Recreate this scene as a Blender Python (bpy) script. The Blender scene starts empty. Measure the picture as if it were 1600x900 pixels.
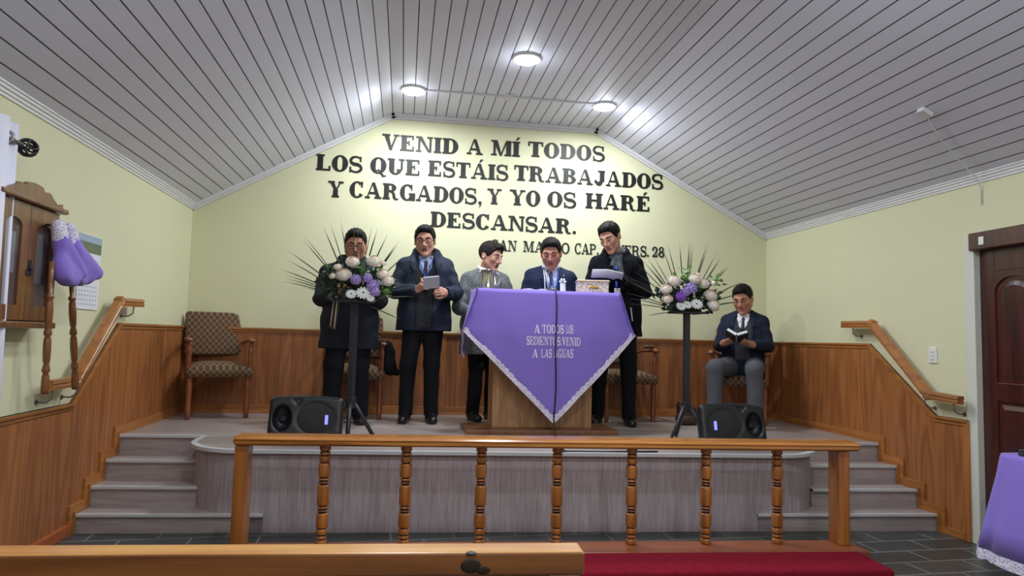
import bpy, bmesh, math, random
import numpy as np
from mathutils import Vector, Matrix, Euler
random.seed(7)
rng = np.random.default_rng(7)
SC = bpy.context.scene
COL = SC.collection
PI = math.pi
R_ = math.radians

# ---------------------------------------------------------------- camera, light, exposure
cam_d = bpy.data.cameras.new('camera')
cam = bpy.data.objects.new('camera', cam_d)
COL.objects.link(cam)
cam_d.sensor_width = 36.0
cam_d.lens = 36.0 * 1064.59 / 1600.0
cam_d.clip_start = 0.02
_r = Vector((0.98732739, -0.15646889, 0.02649754))
_d = Vector((0.03765115, 0.06875489, -0.99692284))
_f = Vector((0.15416558, 0.98528689, 0.07377482))
cam.matrix_world = Matrix(((_r.x, -_d.x, -_f.x, 0.0), (_r.y, -_d.y, -_f.y, 0.0), (_r.z, -_d.z, -_f.z, 1.2738), (0, 0, 0, 1)))
SC.camera = cam

w = bpy.data.worlds.new('world')
SC.world = w
w.use_nodes = True
w.node_tree.nodes['Background'].inputs[0].default_value = (0.75, 0.78, 0.9, 1)
w.node_tree.nodes['Background'].inputs[1].default_value = 0.05
SC.view_settings.view_transform = 'Standard'
SC.view_settings.look = 'None'
SC.view_settings.gamma = 1.0
SC.view_settings.use_curve_mapping = False
SC.view_settings.exposure = 0.0
LAMP_W = 30.0          # each round lamp over the stage
HALL_W = 23.0          # the same lamps further back in the hall
LAMP_COL = (0.88, 0.94, 1.0)

# ---------------------------------------------------------------- materials
def srgb(r, g, b):
    return tuple(((c / 255) / 12.92 if c / 255 <= .04045 else ((c / 255 + .055) / 1.055) ** 2.4) for c in (r, g, b)) + (1.0,)

def mat(name, col, rough=.6, metal=0.0, spec=.5, bump=0.0, bscale=40.0, vary=0.0, vscale=6.0, emit=None, estr=0.0, sheen=0.0, coat=0.0, stretch=None):
    m = bpy.data.materials.new(name)
    m.use_nodes = True
    nt = m.node_tree
    b = nt.nodes['Principled BSDF']
    b.inputs['Base Color'].default_value = col
    b.inputs['Roughness'].default_value = rough
    b.inputs['Metallic'].default_value = metal
    b.inputs['Specular IOR Level'].default_value = spec
    b.inputs['Coat Weight'].default_value = coat
    b.inputs['Coat Roughness'].default_value = .15
    if sheen:
        b.inputs['Sheen Weight'].default_value = sheen
    if emit:
        b.inputs['Emission Color'].default_value = emit
        b.inputs['Emission Strength'].default_value = estr
    tc = nt.nodes.new('ShaderNodeTexCoord')
    src = tc.outputs['Object']
    if stretch:
        mp = nt.nodes.new('ShaderNodeMapping')
        mp.inputs['Scale'].default_value = stretch
        nt.links.new(src, mp.inputs[0])
        src = mp.outputs[0]
    n = nt.nodes.new('ShaderNodeTexNoise')
    n.inputs['Scale'].default_value = vscale
    n.inputs['Detail'].default_value = 4
    nt.links.new(src, n.inputs['Vector'])
    v = max(vary, .02)
    mx = nt.nodes.new('ShaderNodeMix')
    mx.data_type = 'RGBA'
    mx.inputs[6].default_value = tuple(c * (1 - v) for c in col[:3]) + (1,)
    mx.inputs[7].default_value = tuple(min(1, c * (1 + v)) for c in col[:3]) + (1,)
    nt.links.new(n.outputs['Fac'], mx.inputs[0])
    nt.links.new(mx.outputs[2], b.inputs['Base Color'])
    if bump:
        n2 = nt.nodes.new('ShaderNodeTexNoise')
        n2.inputs['Scale'].default_value = bscale
        n2.inputs['Detail'].default_value = 3
        nt.links.new(src, n2.inputs['Vector'])
        bp = nt.nodes.new('ShaderNodeBump')
        bp.inputs['Strength'].default_value = bump
        bp.inputs['Distance'].default_value = .01
        nt.links.new(n2.outputs['Fac'], bp.inputs['Height'])
        nt.links.new(bp.outputs[0], b.inputs['Normal'])
    return m

def math_node(nt, op, a, b=None, c=None):
    n = nt.nodes.new('ShaderNodeMath')
    n.operation = op
    for i, s in enumerate((a, b, c)):
        if s is None:
            continue
        if isinstance(s, (int, float)):
            n.inputs[i].default_value = s
        else:
            nt.links.new(s, n.inputs[i])
    return n.outputs[0]

def wood(name, c1, c2, axis='z', scale=1.0, rough=.45, plank=None, plank_axis='y', grain=18.0, coat=0.0, knots=False, seam=.012, cathedral=.5, gw=1.0):
    """long grain along axis; plank = seam spacing along plank_axis"""
    m = bpy.data.materials.new(name)
    m.use_nodes = True
    nt = m.node_tree
    b = nt.nodes['Principled BSDF']
    b.inputs['Roughness'].default_value = rough
    b.inputs['Coat Weight'].default_value = coat
    b.inputs['Coat Roughness'].default_value = .2
    tc = nt.nodes.new('ShaderNodeTexCoord')
    sep = nt.nodes.new('ShaderNodeSeparateXYZ')
    nt.links.new(tc.outputs['Object'], sep.inputs[0])
    vec = tc.outputs['Object']
    tint = None
    if plank:
        pa = {'x': 0, 'y': 1, 'z': 2}[plank_axis]
        q = math_node(nt, 'DIVIDE', sep.outputs[pa], plank)
        idx = math_node(nt, 'FLOOR', q)
        fr = math_node(nt, 'FRACT', q)
        edge = math_node(nt, 'MINIMUM', fr, math_node(nt, 'SUBTRACT', 1.0, fr))
        seamf = math_node(nt, 'LESS_THAN', edge, seam / plank * .5)
        wn = nt.nodes.new('ShaderNodeTexWhiteNoise')
        wn.noise_dimensions = '1D'
        nt.links.new(idx, wn.inputs['W'])
        tint = wn.outputs['Value']
        add = nt.nodes.new('ShaderNodeVectorMath')
        add.operation = 'MULTIPLY_ADD'
        cmb = nt.nodes.new('ShaderNodeCombineXYZ')
        for i in range(3):
            nt.links.new(tint, cmb.inputs[i])
        nt.links.new(cmb.outputs[0], add.inputs[0])
        add.inputs[1].default_value = (13.7, 9.1, 21.3)
        nt.links.new(tc.outputs['Object'], add.inputs[2])
        vec = add.outputs[0]
    mp = nt.nodes.new('ShaderNodeMapping')
    s = [grain * scale] * 3
    s['xyz'.index(axis)] = grain * scale * .045
    mp.inputs['Scale'].default_value = s
    nt.links.new(vec, mp.inputs[0])
    n = nt.nodes.new('ShaderNodeTexNoise')
    n.inputs['Scale'].default_value = 1.0
    n.inputs['Detail'].default_value = 6
    n.inputs['Roughness'].default_value = .65
    n.inputs['Distortion'].default_value = .4
    nt.links.new(mp.outputs[0], n.inputs['Vector'])
    # broad figure
    mp2 = nt.nodes.new('ShaderNodeMapping')
    s2 = [5.0 * scale] * 3
    s2['xyz'.index(axis)] = .55 * scale
    mp2.inputs['Scale'].default_value = s2
    nt.links.new(vec, mp2.inputs[0])
    n2 = nt.nodes.new('ShaderNodeTexNoise')
    n2.inputs['Scale'].default_value = 1.0
    n2.inputs['Detail'].default_value = 2
    nt.links.new(mp2.outputs[0], n2.inputs['Vector'])
    rings = math_node(nt, 'SINE', math_node(nt, 'MULTIPLY', n2.outputs['Fac'], 46.0))
    fac = math_node(nt, 'ADD', math_node(nt, 'ADD', math_node(nt, 'MULTIPLY', n.outputs['Fac'], gw), .5 * (1 - gw)), math_node(nt, 'MULTIPLY', rings, .13 * cathedral))
    fac = math_node(nt, 'ADD', fac, math_node(nt, 'MULTIPLY', n2.outputs['Fac'], .35))
    if tint is not None:
        fac = math_node(nt, 'ADD', fac, math_node(nt, 'MULTIPLY', tint, .16))
        fac = math_node(nt, 'SUBTRACT', fac, .08)
    ramp = nt.nodes.new('ShaderNodeValToRGB')
    ramp.color_ramp.elements[0].position = .42
    ramp.color_ramp.elements[0].color = c1
    ramp.color_ramp.elements[1].position = .92
    ramp.color_ramp.elements[1].color = c2
    nt.links.new(fac, ramp.inputs[0])
    out = ramp.outputs[0]
    if knots:
        vo = nt.nodes.new('ShaderNodeTexVoronoi')
        vo.inputs['Scale'].default_value = 2.1
        nt.links.new(vec, vo.inputs['Vector'])
        kf = nt.nodes.new('ShaderNodeMapRange')
        kf.inputs[1].default_value = .05
        kf.inputs[2].default_value = .09
        kf.inputs[3].default_value = .85
        kf.inputs[4].default_value = 0.0
        nt.links.new(vo.outputs['Distance'], kf.inputs[0])
        mk = nt.nodes.new('ShaderNodeMix')
        mk.data_type = 'RGBA'
        nt.links.new(kf.outputs[0], mk.inputs[0])
        nt.links.new(out, mk.inputs[6])
        mk.inputs[7].default_value = (.02, .008, .003, 1)
        out = mk.outputs[2]
    if plank:
        mx = nt.nodes.new('ShaderNodeMix')
        mx.data_type = 'RGBA'
        nt.links.new(math_node(nt, 'MULTIPLY', seamf, .6), mx.inputs[0])
        nt.links.new(out, mx.inputs[6])
        mx.inputs[7].default_value = tuple(c * .35 for c in c1[:3]) + (1,)
        out = mx.outputs[2]
    nt.links.new(out, b.inputs['Base Color'])
    bp = nt.nodes.new('ShaderNodeBump')
    bp.inputs['Strength'].default_value = .12
    bp.inputs['Distance'].default_value = .003
    nt.links.new(n.outputs['Fac'], bp.inputs['Height'])
    nt.links.new(bp.outputs[0], b.inputs['Normal'])
    return m

def lattice_mat(name, c1, c2, p=.036):
    """diamond lattice upholstery"""
    m = mat(name, c1, rough=.9, bump=.3, bscale=300, spec=.2)
    nt = m.node_tree
    b = nt.nodes['Principled BSDF']
    tc = nt.nodes.new('ShaderNodeTexCoord')
    sep = nt.nodes.new('ShaderNodeSeparateXYZ')
    nt.links.new(tc.outputs['Object'], sep.inputs[0])
    v = math_node(nt, 'SUBTRACT', sep.outputs[2], sep.outputs[1])
    fs = []
    for sg in (1, -1):
        q = math_node(nt, 'ADD', sep.outputs[0], math_node(nt, 'MULTIPLY', v, sg * .95))
        fr = math_node(nt, 'FRACT', math_node(nt, 'DIVIDE', q, p))
        fs.append(math_node(nt, 'LESS_THAN', fr, .14))
    f = math_node(nt, 'MULTIPLY', math_node(nt, 'MAXIMUM', fs[0], fs[1]), .75)
    mx = nt.nodes.new('ShaderNodeMix')
    mx.data_type = 'RGBA'
    nt.links.new(f, mx.inputs[0])
    mx.inputs[6].default_value = c1
    mx.inputs[7].default_value = c2
    nt.links.new(mx.outputs[2], b.inputs['Base Color'])
    return m

def lace_mat(name):
    m = mat(name, srgb(226, 220, 232), rough=.85, spec=.2)
    nt = m.node_tree
    b = nt.nodes['Principled BSDF']
    tc = nt.nodes.new('ShaderNodeTexCoord')
    vo = nt.nodes.new('ShaderNodeTexVoronoi')
    vo.feature = 'DISTANCE_TO_EDGE'
    vo.inputs['Scale'].default_value = 75
    nt.links.new(tc.outputs['Object'], vo.inputs['Vector'])
    f = math_node(nt, 'GREATER_THAN', vo.outputs['Distance'], .16)
    mx = nt.nodes.new('ShaderNodeMix')
    mx.data_type = 'RGBA'
    nt.links.new(f, mx.inputs[0])
    mx.inputs[6].default_value = srgb(228, 222, 235)
    mx.inputs[7].default_value = srgb(168, 156, 196)
    nt.links.new(mx.outputs[2], b.inputs['Base Color'])
    return m

def slate_mat(name):
    m = mat(name, srgb(60, 66, 66), rough=.32, bump=.25, bscale=25, vary=.4, vscale=5, spec=.5)
    nt = m.node_tree
    b = nt.nodes['Principled BSDF']
    old = b.inputs['Base Color'].links[0].from_socket
    tc = nt.nodes.new('ShaderNodeTexCoord')
    mp = nt.nodes.new('ShaderNodeMapping')
    mp.inputs['Rotation'].default_value = (0, 0, R_(-3))
    nt.links.new(tc.outputs['Object'], mp.inputs[0])
    br = nt.nodes.new('ShaderNodeTexBrick')
    br.offset = .5
    br.inputs['Scale'].default_value = 1.0
    br.inputs['Brick Width'].default_value = .40
    br.inputs['Row Height'].default_value = .20
    br.inputs['Mortar Size'].default_value = .006
    br.inputs['Color1'].default_value = srgb(50, 56, 57)
    br.inputs['Color2'].default_value = srgb(82, 86, 84)
    br.inputs['Mortar'].default_value = srgb(150, 154, 150)
    nt.links.new(mp.outputs[0], br.inputs['Vector'])
    mx = nt.nodes.new('ShaderNodeMix')
    mx.data_type = 'RGBA'
    mx.blend_type = 'MIX'
    mx.inputs[0].default_value = .35
    nt.links.new(br.outputs['Color'], mx.inputs[6])
    nt.links.new(old, mx.inputs[7])
    nt.links.new(mx.outputs[2], b.inputs['Base Color'])
    return m

def tweed_mat(name, c1, c2):
    m = mat(name, c1, rough=.95, bump=.4, bscale=180, spec=.15)
    nt = m.node_tree
    b = nt.nodes['Principled BSDF']
    tc = nt.nodes.new('ShaderNodeTexCoord')
    n = nt.nodes.new('ShaderNodeTexNoise')
    n.inputs['Scale'].default_value = 130
    n.inputs['Detail'].default_value = 2
    nt.links.new(tc.outputs['Object'], n.inputs['Vector'])
    rp = nt.nodes.new('ShaderNodeValToRGB')
    rp.color_ramp.elements[0].position = .4
    rp.color_ramp.elements[0].color = c1
    rp.color_ramp.elements[1].position = .62
    rp.color_ramp.elements[1].color = c2
    nt.links.new(n.outputs['Fac'], rp.inputs[0])
    nt.links.new(rp.outputs[0], b.inputs['Base Color'])
    return m

def damask_mat(name):
    """white with raised gold ornament"""
    m = mat(name, srgb(232, 226, 214), rough=.35)
    nt = m.node_tree
    b = nt.nodes['Principled BSDF']
    tc = nt.nodes.new('ShaderNodeTexCoord')
    vo = nt.nodes.new('ShaderNodeTexNoise')
    vo.inputs['Scale'].default_value = 85
    vo.inputs['Detail'].default_value = 1
    nt.links.new(tc.outputs['Object'], vo.inputs['Vector'])
    f = math_node(nt, 'GREATER_THAN', vo.outputs['Fac'], .56)
    mx = nt.nodes.new('ShaderNodeMix')
    mx.data_type = 'RGBA'
    nt.links.new(f, mx.inputs[0])
    mx.inputs[6].default_value = srgb(232, 226, 214)
    mx.inputs[7].default_value = srgb(190, 150, 62)
    nt.links.new(mx.outputs[2], b.inputs['Base Color'])
    return m

M = {}
M['wall'] = mat('yellow_paint', srgb(215, 213, 177), rough=.75, bump=.08, bscale=90, vary=.03, vscale=1.5)
M['ceil'] = mat('white_ceiling_board', srgb(222, 222, 238), rough=.55, vary=.03, vscale=3)
M['seam'] = mat('ceiling_groove', srgb(92, 90, 92), rough=.6)
M['ctrim'] = mat('white_moulding', srgb(214, 214, 214), rough=.4)
M['panel'] = wood('pine_panelling', srgb(116, 66, 36), srgb(170, 106, 60), 'z', 1.0, .42, plank=.104, plank_axis='x', coat=.15, seam=.004, gw=.35, cathedral=.7, grain=40)
M['panel_y'] = wood('pine_panelling_side', srgb(118, 68, 36), srgb(174, 110, 60), 'z', 1.0, .42, plank=.61, plank_axis='y', coat=.15, seam=.004, cathedral=.8, gw=.35, grain=40)
M['moulding_x'] = wood('stained_moulding', srgb(132, 78, 34), srgb(184, 118, 58), 'x', 1.0, .35, coat=.3)
M['moulding'] = wood('stained_moulding_side', srgb(132, 78, 34), srgb(188, 122, 60), 'y', 1.0, .35, coat=.3)
M['moulding_z'] = wood('stained_moulding_upright', srgb(132, 78, 34), srgb(188, 122, 60), 'z', 1.0, .35, coat=.3)
M['redwood'] = wood('orange_skirting', srgb(150, 72, 34), srgb(186, 98, 52), 'y', 1.0, .3, coat=.3)
M['lam_h'] = wood('grey_laminate_riser', srgb(140, 127, 126), srgb(176, 164, 161), 'x', 1.2, .5, grain=60, cathedral=.5, gw=.8)
M['lam_v'] = wood('grey_laminate_front', srgb(138, 125, 128), srgb(184, 171, 174), 'z', 1.4, .5, grain=70, cathedral=.35)
M['lam_top'] = wood('grey_laminate_top', srgb(146, 134, 130), srgb(174, 162, 157), 'x', 1.0, .3, plank=.19, plank_axis='y', grain=18, seam=.004)
M['nosing'] = mat('pale_nosing', srgb(196, 196, 198), rough=.35)
M['rail'] = wood('honey_rail_wood', srgb(140, 78, 28), srgb(214, 146, 72), 'x', 1.0, .25, coat=.5)
M['rail_z'] = wood('honey_post_wood', srgb(122, 68, 28), srgb(190, 120, 56), 'z', 1.2, .25, coat=.5)
M['rail_base'] = wood('red_brown_base', srgb(116, 60, 36), srgb(150, 84, 52), 'x', 1.0, .35, coat=.2)
M['pew'] = wood('honey_pew_wood', srgb(168, 104, 38), srgb(218, 156, 78), 'x', 1.0, .28, coat=.4)
M['pew_shade'] = wood('shaded_pew_wood', srgb(92, 52, 26), srgb(146, 88, 44), 'x', 1.0, .35, coat=.3)  # same pew wood with shade put into its colour, for upright faces
M['groove'] = mat('dark_turned_groove', srgb(70, 36, 18), rough=.4)
M['knot'] = mat('dark_knot', srgb(34, 20, 12), rough=.5, vary=.4, vscale=30)
M['carpet'] = mat('red_carpet', srgb(138, 30, 48), rough=1.0, bump=.9, bscale=260, vary=.3, vscale=30, spec=.05)
M['lect'] = wood('walnut_lectern', srgb(134, 94, 62), srgb(186, 140, 98), 'z', 1.5, .4, grain=26, cathedral=.5)
M['lect_dark'] = wood('walnut_lectern_side', srgb(100, 62, 40), srgb(136, 92, 60), 'z', 1.5, .4, grain=26)
M['cloth'] = mat('purple_cloth', srgb(134, 112, 202), rough=.85, vary=.05, vscale=5, bump=.15, bscale=400, spec=.2, sheen=.2)
M['lace'] = lace_mat('white_lace')
M['white_thread'] = mat('white_lettering', srgb(232, 230, 240), rough=.6)
M['black_letter'] = mat('black_letter_gloss', srgb(20, 22, 24), rough=.5, spec=.4)
M['uphol'] = lattice_mat('brown_lattice_upholstery', srgb(92, 70, 54), srgb(158, 132, 104), .052)
M['chairwood'] = wood('reddish_turned_wood', srgb(100, 48, 28), srgb(142, 78, 50), 'z', 1.5, .3, coat=.4)
M['blackplastic'] = mat('black_plastic', srgb(19, 20, 26), rough=.38, bump=.1, bscale=300)
M['grille'] = mat('speaker_grille', srgb(20, 20, 24), rough=.55, bump=.5, bscale=500)
M['led'] = mat('blue_led', srgb(110, 110, 220), rough=.4, emit=(.25, .25, 1, 1), estr=1.2)
M['blackmetal'] = mat('dark_metal', srgb(48, 50, 56), rough=.4, metal=.3)
M['skin'] = mat('skin', srgb(196, 146, 124), rough=.55, vary=.06, vscale=14, spec=.35)
M['skin_dark'] = mat('tan_skin', srgb(176, 122, 98), rough=.55, vary=.06, vscale=14, spec=.35)
M['lips'] = mat('lips', srgb(172, 108, 98), rough=.45)
M['mouth'] = mat('mouth', srgb(56, 22, 22), rough=.6)
M['hair'] = mat('black_hair', srgb(18, 16, 16), rough=.62, bump=.35, bscale=90, stretch=(3, 1, 1), spec=.15)
M['hair_brown'] = mat('dark_brown_hair', srgb(32, 25, 24), rough=.62, bump=.35, bscale=90, stretch=(3, 1, 1), spec=.15)
M['eye'] = mat('dark_eye', srgb(30, 20, 18), rough=.3)
M['navy_coat'] = mat('navy_parka', srgb(22, 26, 38), rough=.75, bump=.2, bscale=30, spec=.3)
M['blue_coat'] = mat('dark_blue_jacket', srgb(22, 32, 50), rough=.7, bump=.2, bscale=30, spec=.3)
M['black_cloth'] = mat('black_cloth', srgb(19, 20, 26), rough=.85, spec=.2)
M['coat_lining'] = mat('charcoal_lining', srgb(36, 38, 40), rough=.95, bump=.5, bscale=120)
M['black_coat'] = mat('black_wool', srgb(17, 18, 25), rough=.95, bump=.4, bscale=200, spec=.15)
M['tweed'] = tweed_mat('grey_tweed', srgb(70, 74, 78), srgb(128, 132, 134))
M['navy_suit'] = mat('navy_suit', srgb(28, 38, 62), rough=.8, spec=.2)
M['navy_blazer'] = mat('navy_blazer', srgb(28, 34, 54), rough=.8, spec=.2)
M['grey_knit'] = mat('charcoal_knit', srgb(52, 54, 60), rough=.95, bump=.5, bscale=200)
M['grey_trouser'] = mat('grey_trousers', srgb(88, 88, 94), rough=.85, spec=.2)
M['white_shirt'] = mat('white_shirt', srgb(222, 222, 230), rough=.75)
M['blue_shirt'] = mat('pale_blue_shirt', srgb(160, 172, 208), rough=.75)
M['pale_vest'] = mat('pale_blue_vest', srgb(150, 176, 196), rough=.8)
M['dark_tie'] = mat('dark_tie', srgb(24, 26, 40), rough=.5)
M['blue_tie'] = mat('blue_tie', srgb(56, 84, 150), rough=.5)
M['lanyard'] = mat('blue_lanyard', srgb(40, 80, 190), rough=.6)
M['white_card'] = mat('white_card', srgb(226, 228, 234), rough=.5)
M['scarf'] = mat('grey_scarf', srgb(82, 88, 96), rough=.95, bump=.5, bscale=120)
M['brown_knit'] = mat('brown_scarf', srgb(58, 46, 44), rough=.95, bump=.5, bscale=120)
M['cream'] = mat('cream_stripe', srgb(188, 178, 160), rough=.9)
M['shoe'] = mat('black_leather', srgb(16, 16, 19), rough=.35)
M['specs'] = mat('black_spectacles', srgb(18, 17, 20), rough=.3)
M['paper'] = mat('white_paper', srgb(226, 226, 234), rough=.7)
M['paper_grey'] = mat('grey_paper', srgb(178, 180, 190), rough=.7)
M['bookblack'] = mat('black_leatherette', srgb(20, 20, 24), rough=.5)
M['leaf'] = mat('palm_leaf_green', srgb(50, 66, 50), rough=.5, vary=.2, vscale=20)
M['leaf2'] = mat('dark_leaf_green', srgb(34, 54, 36), rough=.5, vary=.35, vscale=20)
M['leaf3'] = mat('light_leaf_green', srgb(108, 150, 70), rough=.5, vary=.3, vscale=20)
M['rose'] = mat('cream_rose', srgb(250, 243, 234), rough=.6, vary=.03)
M['rosecore'] = mat('peach_rose_heart', srgb(246, 226, 205), rough=.6)
M['whitepetal'] = mat('white_petal', srgb(238, 238, 236), rough=.6)
for _k in ('rose', 'rosecore', 'whitepetal'):
    _b = M[_k].node_tree.nodes['Principled BSDF']
    _b.inputs['Subsurface Weight'].default_value = .35
    _b.inputs['Subsurface Radius'].default_value = (.02, .016, .012)
M['daisycore'] = mat('daisy_heart', srgb(60, 70, 40), rough=.8, bump=.6, bscale=300)
M['lilac'] = mat('lilac_petal', srgb(172, 148, 218), rough=.6, vary=.15, vscale=60)
M['purple_petal'] = mat('violet_petal', srgb(140, 84, 196), rough=.6, vary=.15, vscale=60)
M['silver'] = mat('polished_metal', srgb(206, 204, 200), rough=.16, metal=1.0)
M['gold'] = mat('gold_trim', srgb(200, 160, 70), rough=.3, metal=.8)
M['damask'] = damask_mat('white_and_gold_ornament')
M['cabinet'] = wood('dark_cabinet_wood', srgb(92, 58, 32), srgb(134, 92, 54), 'z', 1.4, .35, coat=.3)
M['glass'] = mat('cabinet_glass', srgb(70, 62, 58), rough=.08, spec=.6)
M['glass'].node_tree.nodes['Principled BSDF'].inputs['Alpha'].default_value = .22
M['darkred'] = mat('cabinet_lining', srgb(134, 104, 104), rough=.8)
M['turned'] = wood('turned_handle_wood', srgb(92, 54, 28), srgb(140, 88, 48), 'z', 1.5, .3, coat=.4)
M['curtain'] = mat('white_curtain', srgb(222, 222, 236), rough=.9, vary=.03, vscale=8, bump=.15, bscale=200)
M['grey_metal'] = mat('grey_metal', srgb(140, 138, 138), rough=.35, metal=.7)
M['whiteplastic'] = mat('white_plastic', srgb(226, 226, 220), rough=.4)
M['door'] = wood('mahogany_door', srgb(44, 18, 16), srgb(84, 36, 28), 'z', 1.2, .3, coat=.35)
M['jamb'] = mat('white_jamb', srgb(212, 212, 200), rough=.6)
M['lamp_on'] = mat('lamp_diffuser', (1, 1, 1, 1), rough=.5, emit=(.95, .97, 1, 1), estr=9.0)
M['calgreen'] = mat('calendar_picture', srgb(104, 116, 84), rough=.6, vary=.6, vscale=9)
M['sky'] = mat('calendar_sky', srgb(158, 176, 196), rough=.6, vary=.2, vscale=9)
M['brownleather'] = mat('brown_leather', srgb(70, 48, 36), rough=.5, vary=.2)
M['cable'] = mat('black_cable', srgb(14, 14, 18), rough=.5)

# ---------------------------------------------------------------- mesh helpers
def bbox_bm():
    return bmesh.new()

def add_box(bm, lo, hi, bev=0.0, T=None, mi=0, seg=2):
    lo = Vector(lo); hi = Vector(hi)
    r = bmesh.ops.create_cube(bm, size=1.0)
    vs = r['verts']
    c = (lo + hi) / 2; s = hi - lo
    for v in vs:
        v.co = Vector((v.co.x * s.x + c.x, v.co.y * s.y + c.y, v.co.z * s.z + c.z))
    fs = set(f for v in vs for f in v.link_faces)
    if bev > 0:
        es = list(set(e for v in vs for e in v.link_edges))
        rr = bmesh.ops.bevel(bm, geom=es, offset=bev, segments=seg, profile=.5, affect='EDGES')
        fs = set(f for f in rr['faces']) | set(f for f in fs if f.is_valid)
        vs = list(set(v for f in fs for v in f.verts))
    for f in fs:
        if f.is_valid:
            f.material_index = mi
    if T is not None:
        for v in vs:
            v.co = T @ v.co
    return vs

def add_lathe(bm, prof, n=20, T=None, mi=0, cap=True):
    rings = []
    for (r, z) in prof:
        ring = []
        for i in range(n):
            a = 2 * PI * i / n
            p = Vector((r * math.cos(a), r * math.sin(a), z))
            ring.append(bm.verts.new(T @ p if T is not None else p))
        rings.append(ring)
    for a, b in zip(rings, rings[1:]):
        for i in range(n):
            f = bm.faces.new((a[i], a[(i + 1) % n], b[(i + 1) % n], b[i]))
            f.material_index = mi
            f.smooth = True
    if cap:
        f = bm.faces.new(list(reversed(rings[0]))); f.material_index = mi
        f = bm.faces.new(rings[-1]); f.material_index = mi

def add_tube(bm, pts, rad, n=8, mi=0, flat=1.0, closed=False, up=None):
    pts = [Vector(p) for p in pts]
    m = len(pts)
    if not hasattr(rad, '__len__'):
        rad = [rad] * m
    prev = Vector(up) if up is not None else None
    rings = []
    for i, p in enumerate(pts):
        if closed:
            t = pts[(i + 1) % m] - pts[i - 1]
        else:
            t = pts[min(i + 1, m - 1)] - pts[max(i - 1, 0)]
        t = t.normalized() if t.length > 1e-9 else Vector((0, 0, 1))
        if prev is None:
            prev = Vector((0, 0, 1)) if abs(t.z) < .9 else Vector((1, 0, 0))
        a = prev - t * prev.dot(t)
        if a.length < 1e-6:
            a = t.orthogonal()
        a.normalize()
        b = t.cross(a)
        prev = a
        rings.append([bm.verts.new(p + (a * math.cos(2 * PI * k / n) * flat + b * math.sin(2 * PI * k / n)) * rad[i]) for k in range(n)])
    rr = list(zip(rings, rings[1:]))
    if closed:
        rr.append((rings[-1], rings[0]))
    for A, B in rr:
        for k in range(n):
            f = bm.faces.new((A[k], A[(k + 1) % n], B[(k + 1) % n], B[k]))
            f.material_index = mi
            f.smooth = True
    if not closed:
        f = bm.faces.new(list(reversed(rings[0]))); f.material_index = mi
        f = bm.faces.new(rings[-1]); f.material_index = mi

def add_prism(bm, poly, d0, d1, fn, mi=0):
    """poly in 2-D, fn(u, v, d) -> 3-D point; solid between d0 and d1"""
    A = [bm.verts.new(fn(u, v, d0)) for u, v in poly]
    B = [bm.verts.new(fn(u, v, d1)) for u, v in poly]
    n = len(poly)
    fs = [bm.faces.new(A), bm.faces.new(list(reversed(B)))]
    for i in range(n):
        fs.append(bm.faces.new((A[i], B[i], B[(i + 1) % n], A[(i + 1) % n])))
    for f in fs:
        f.material_index = mi
    return fs

def add_sphere(bm, c, r, T=None, mi=0, u=14, v=10):
    rr = bmesh.ops.create_uvsphere(bm, u_segments=u, v_segments=v, radius=1.0)
    r = r if hasattr(r, '__len__') else (r, r, r)
    for x in rr['verts']:
        p = Vector((x.co.x * r[0], x.co.y * r[1], x.co.z * r[2]))
        if T is not None:
            p = T @ p
        x.co = p + Vector(c)
        for f in x.link_faces:
            f.material_index = mi
            f.smooth = True

def obj(name, bm, mats, parent=None, smooth=False, normals=True):
    if normals:
        bmesh.ops.recalc_face_normals(bm, faces=bm.faces[:])
    me = bpy.data.meshes.new(name)
    bm.to_mesh(me)
    bm.free()
    for m in (mats if isinstance(mats, (list, tuple)) else [mats]):
        me.materials.append(M[m] if isinstance(m, str) else m)
    if smooth:
        for p in me.polygons:
            p.use_smooth = True
    o = bpy.data.objects.new(name, me)
    COL.objects.link(o)
    if parent is not None:
        o.parent = parent
    return o

def mesh_obj(name, V, F, mats, parent=None, midx=None, smooth=True):
    me = bpy.data.meshes.new(name)
    V = np.asarray(V, np.float32); F = np.asarray(F, np.int32)
    me.vertices.add(len(V)); me.vertices.foreach_set('co', V.ravel())
    me.loops.add(F.size); me.loops.foreach_set('vertex_index', F.ravel())
    me.polygons.add(len(F))
    k = F.shape[1]
    me.polygons.foreach_set('loop_start', np.arange(0, F.size, k, dtype=np.int32))
    for m in (mats if isinstance(mats, (list, tuple)) else [mats]):
        me.materials.append(M[m] if isinstance(m, str) else m)
    if midx is not None:
        me.polygons.foreach_set('material_index', np.asarray(midx, np.int32))
    me.polygons.foreach_set('use_smooth', np.full(len(F), smooth, bool))
    me.update(calc_edges=True)
    me.validate()
    o = bpy.data.objects.new(name, me)
    COL.objects.link(o)
    if parent is not None:
        o.parent = parent
    return o

def tag(o, label, cat, group=None):
    o['label'] = label; o['category'] = cat
    if group:
        o['group'] = group
    return o

def thing(name, label, cat, loc=(0, 0, 0), rz=0.0, group=None):
    o = bpy.data.objects.new(name, None)
    o.empty_display_size = .1
    COL.objects.link(o)
    o.location = loc
    o.rotation_euler = (0, 0, rz)
    return tag(o, label, cat, group)

def struct(o):
    o['kind'] = 'structure'
    return o

def copy_tree(o, parent=None):
    c = o.copy()
    COL.objects.link(c)
    if parent is not None:
        c.parent = parent
    for ch in list(o.children):
        copy_tree(ch, c)
    return c

def rotT(loc, axis_from_z):
    q = Vector((0, 0, 1)).rotation_difference(Vector(axis_from_z).normalized())
    return Matrix.Translation(loc) @ q.to_matrix().to_4x4()

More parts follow.
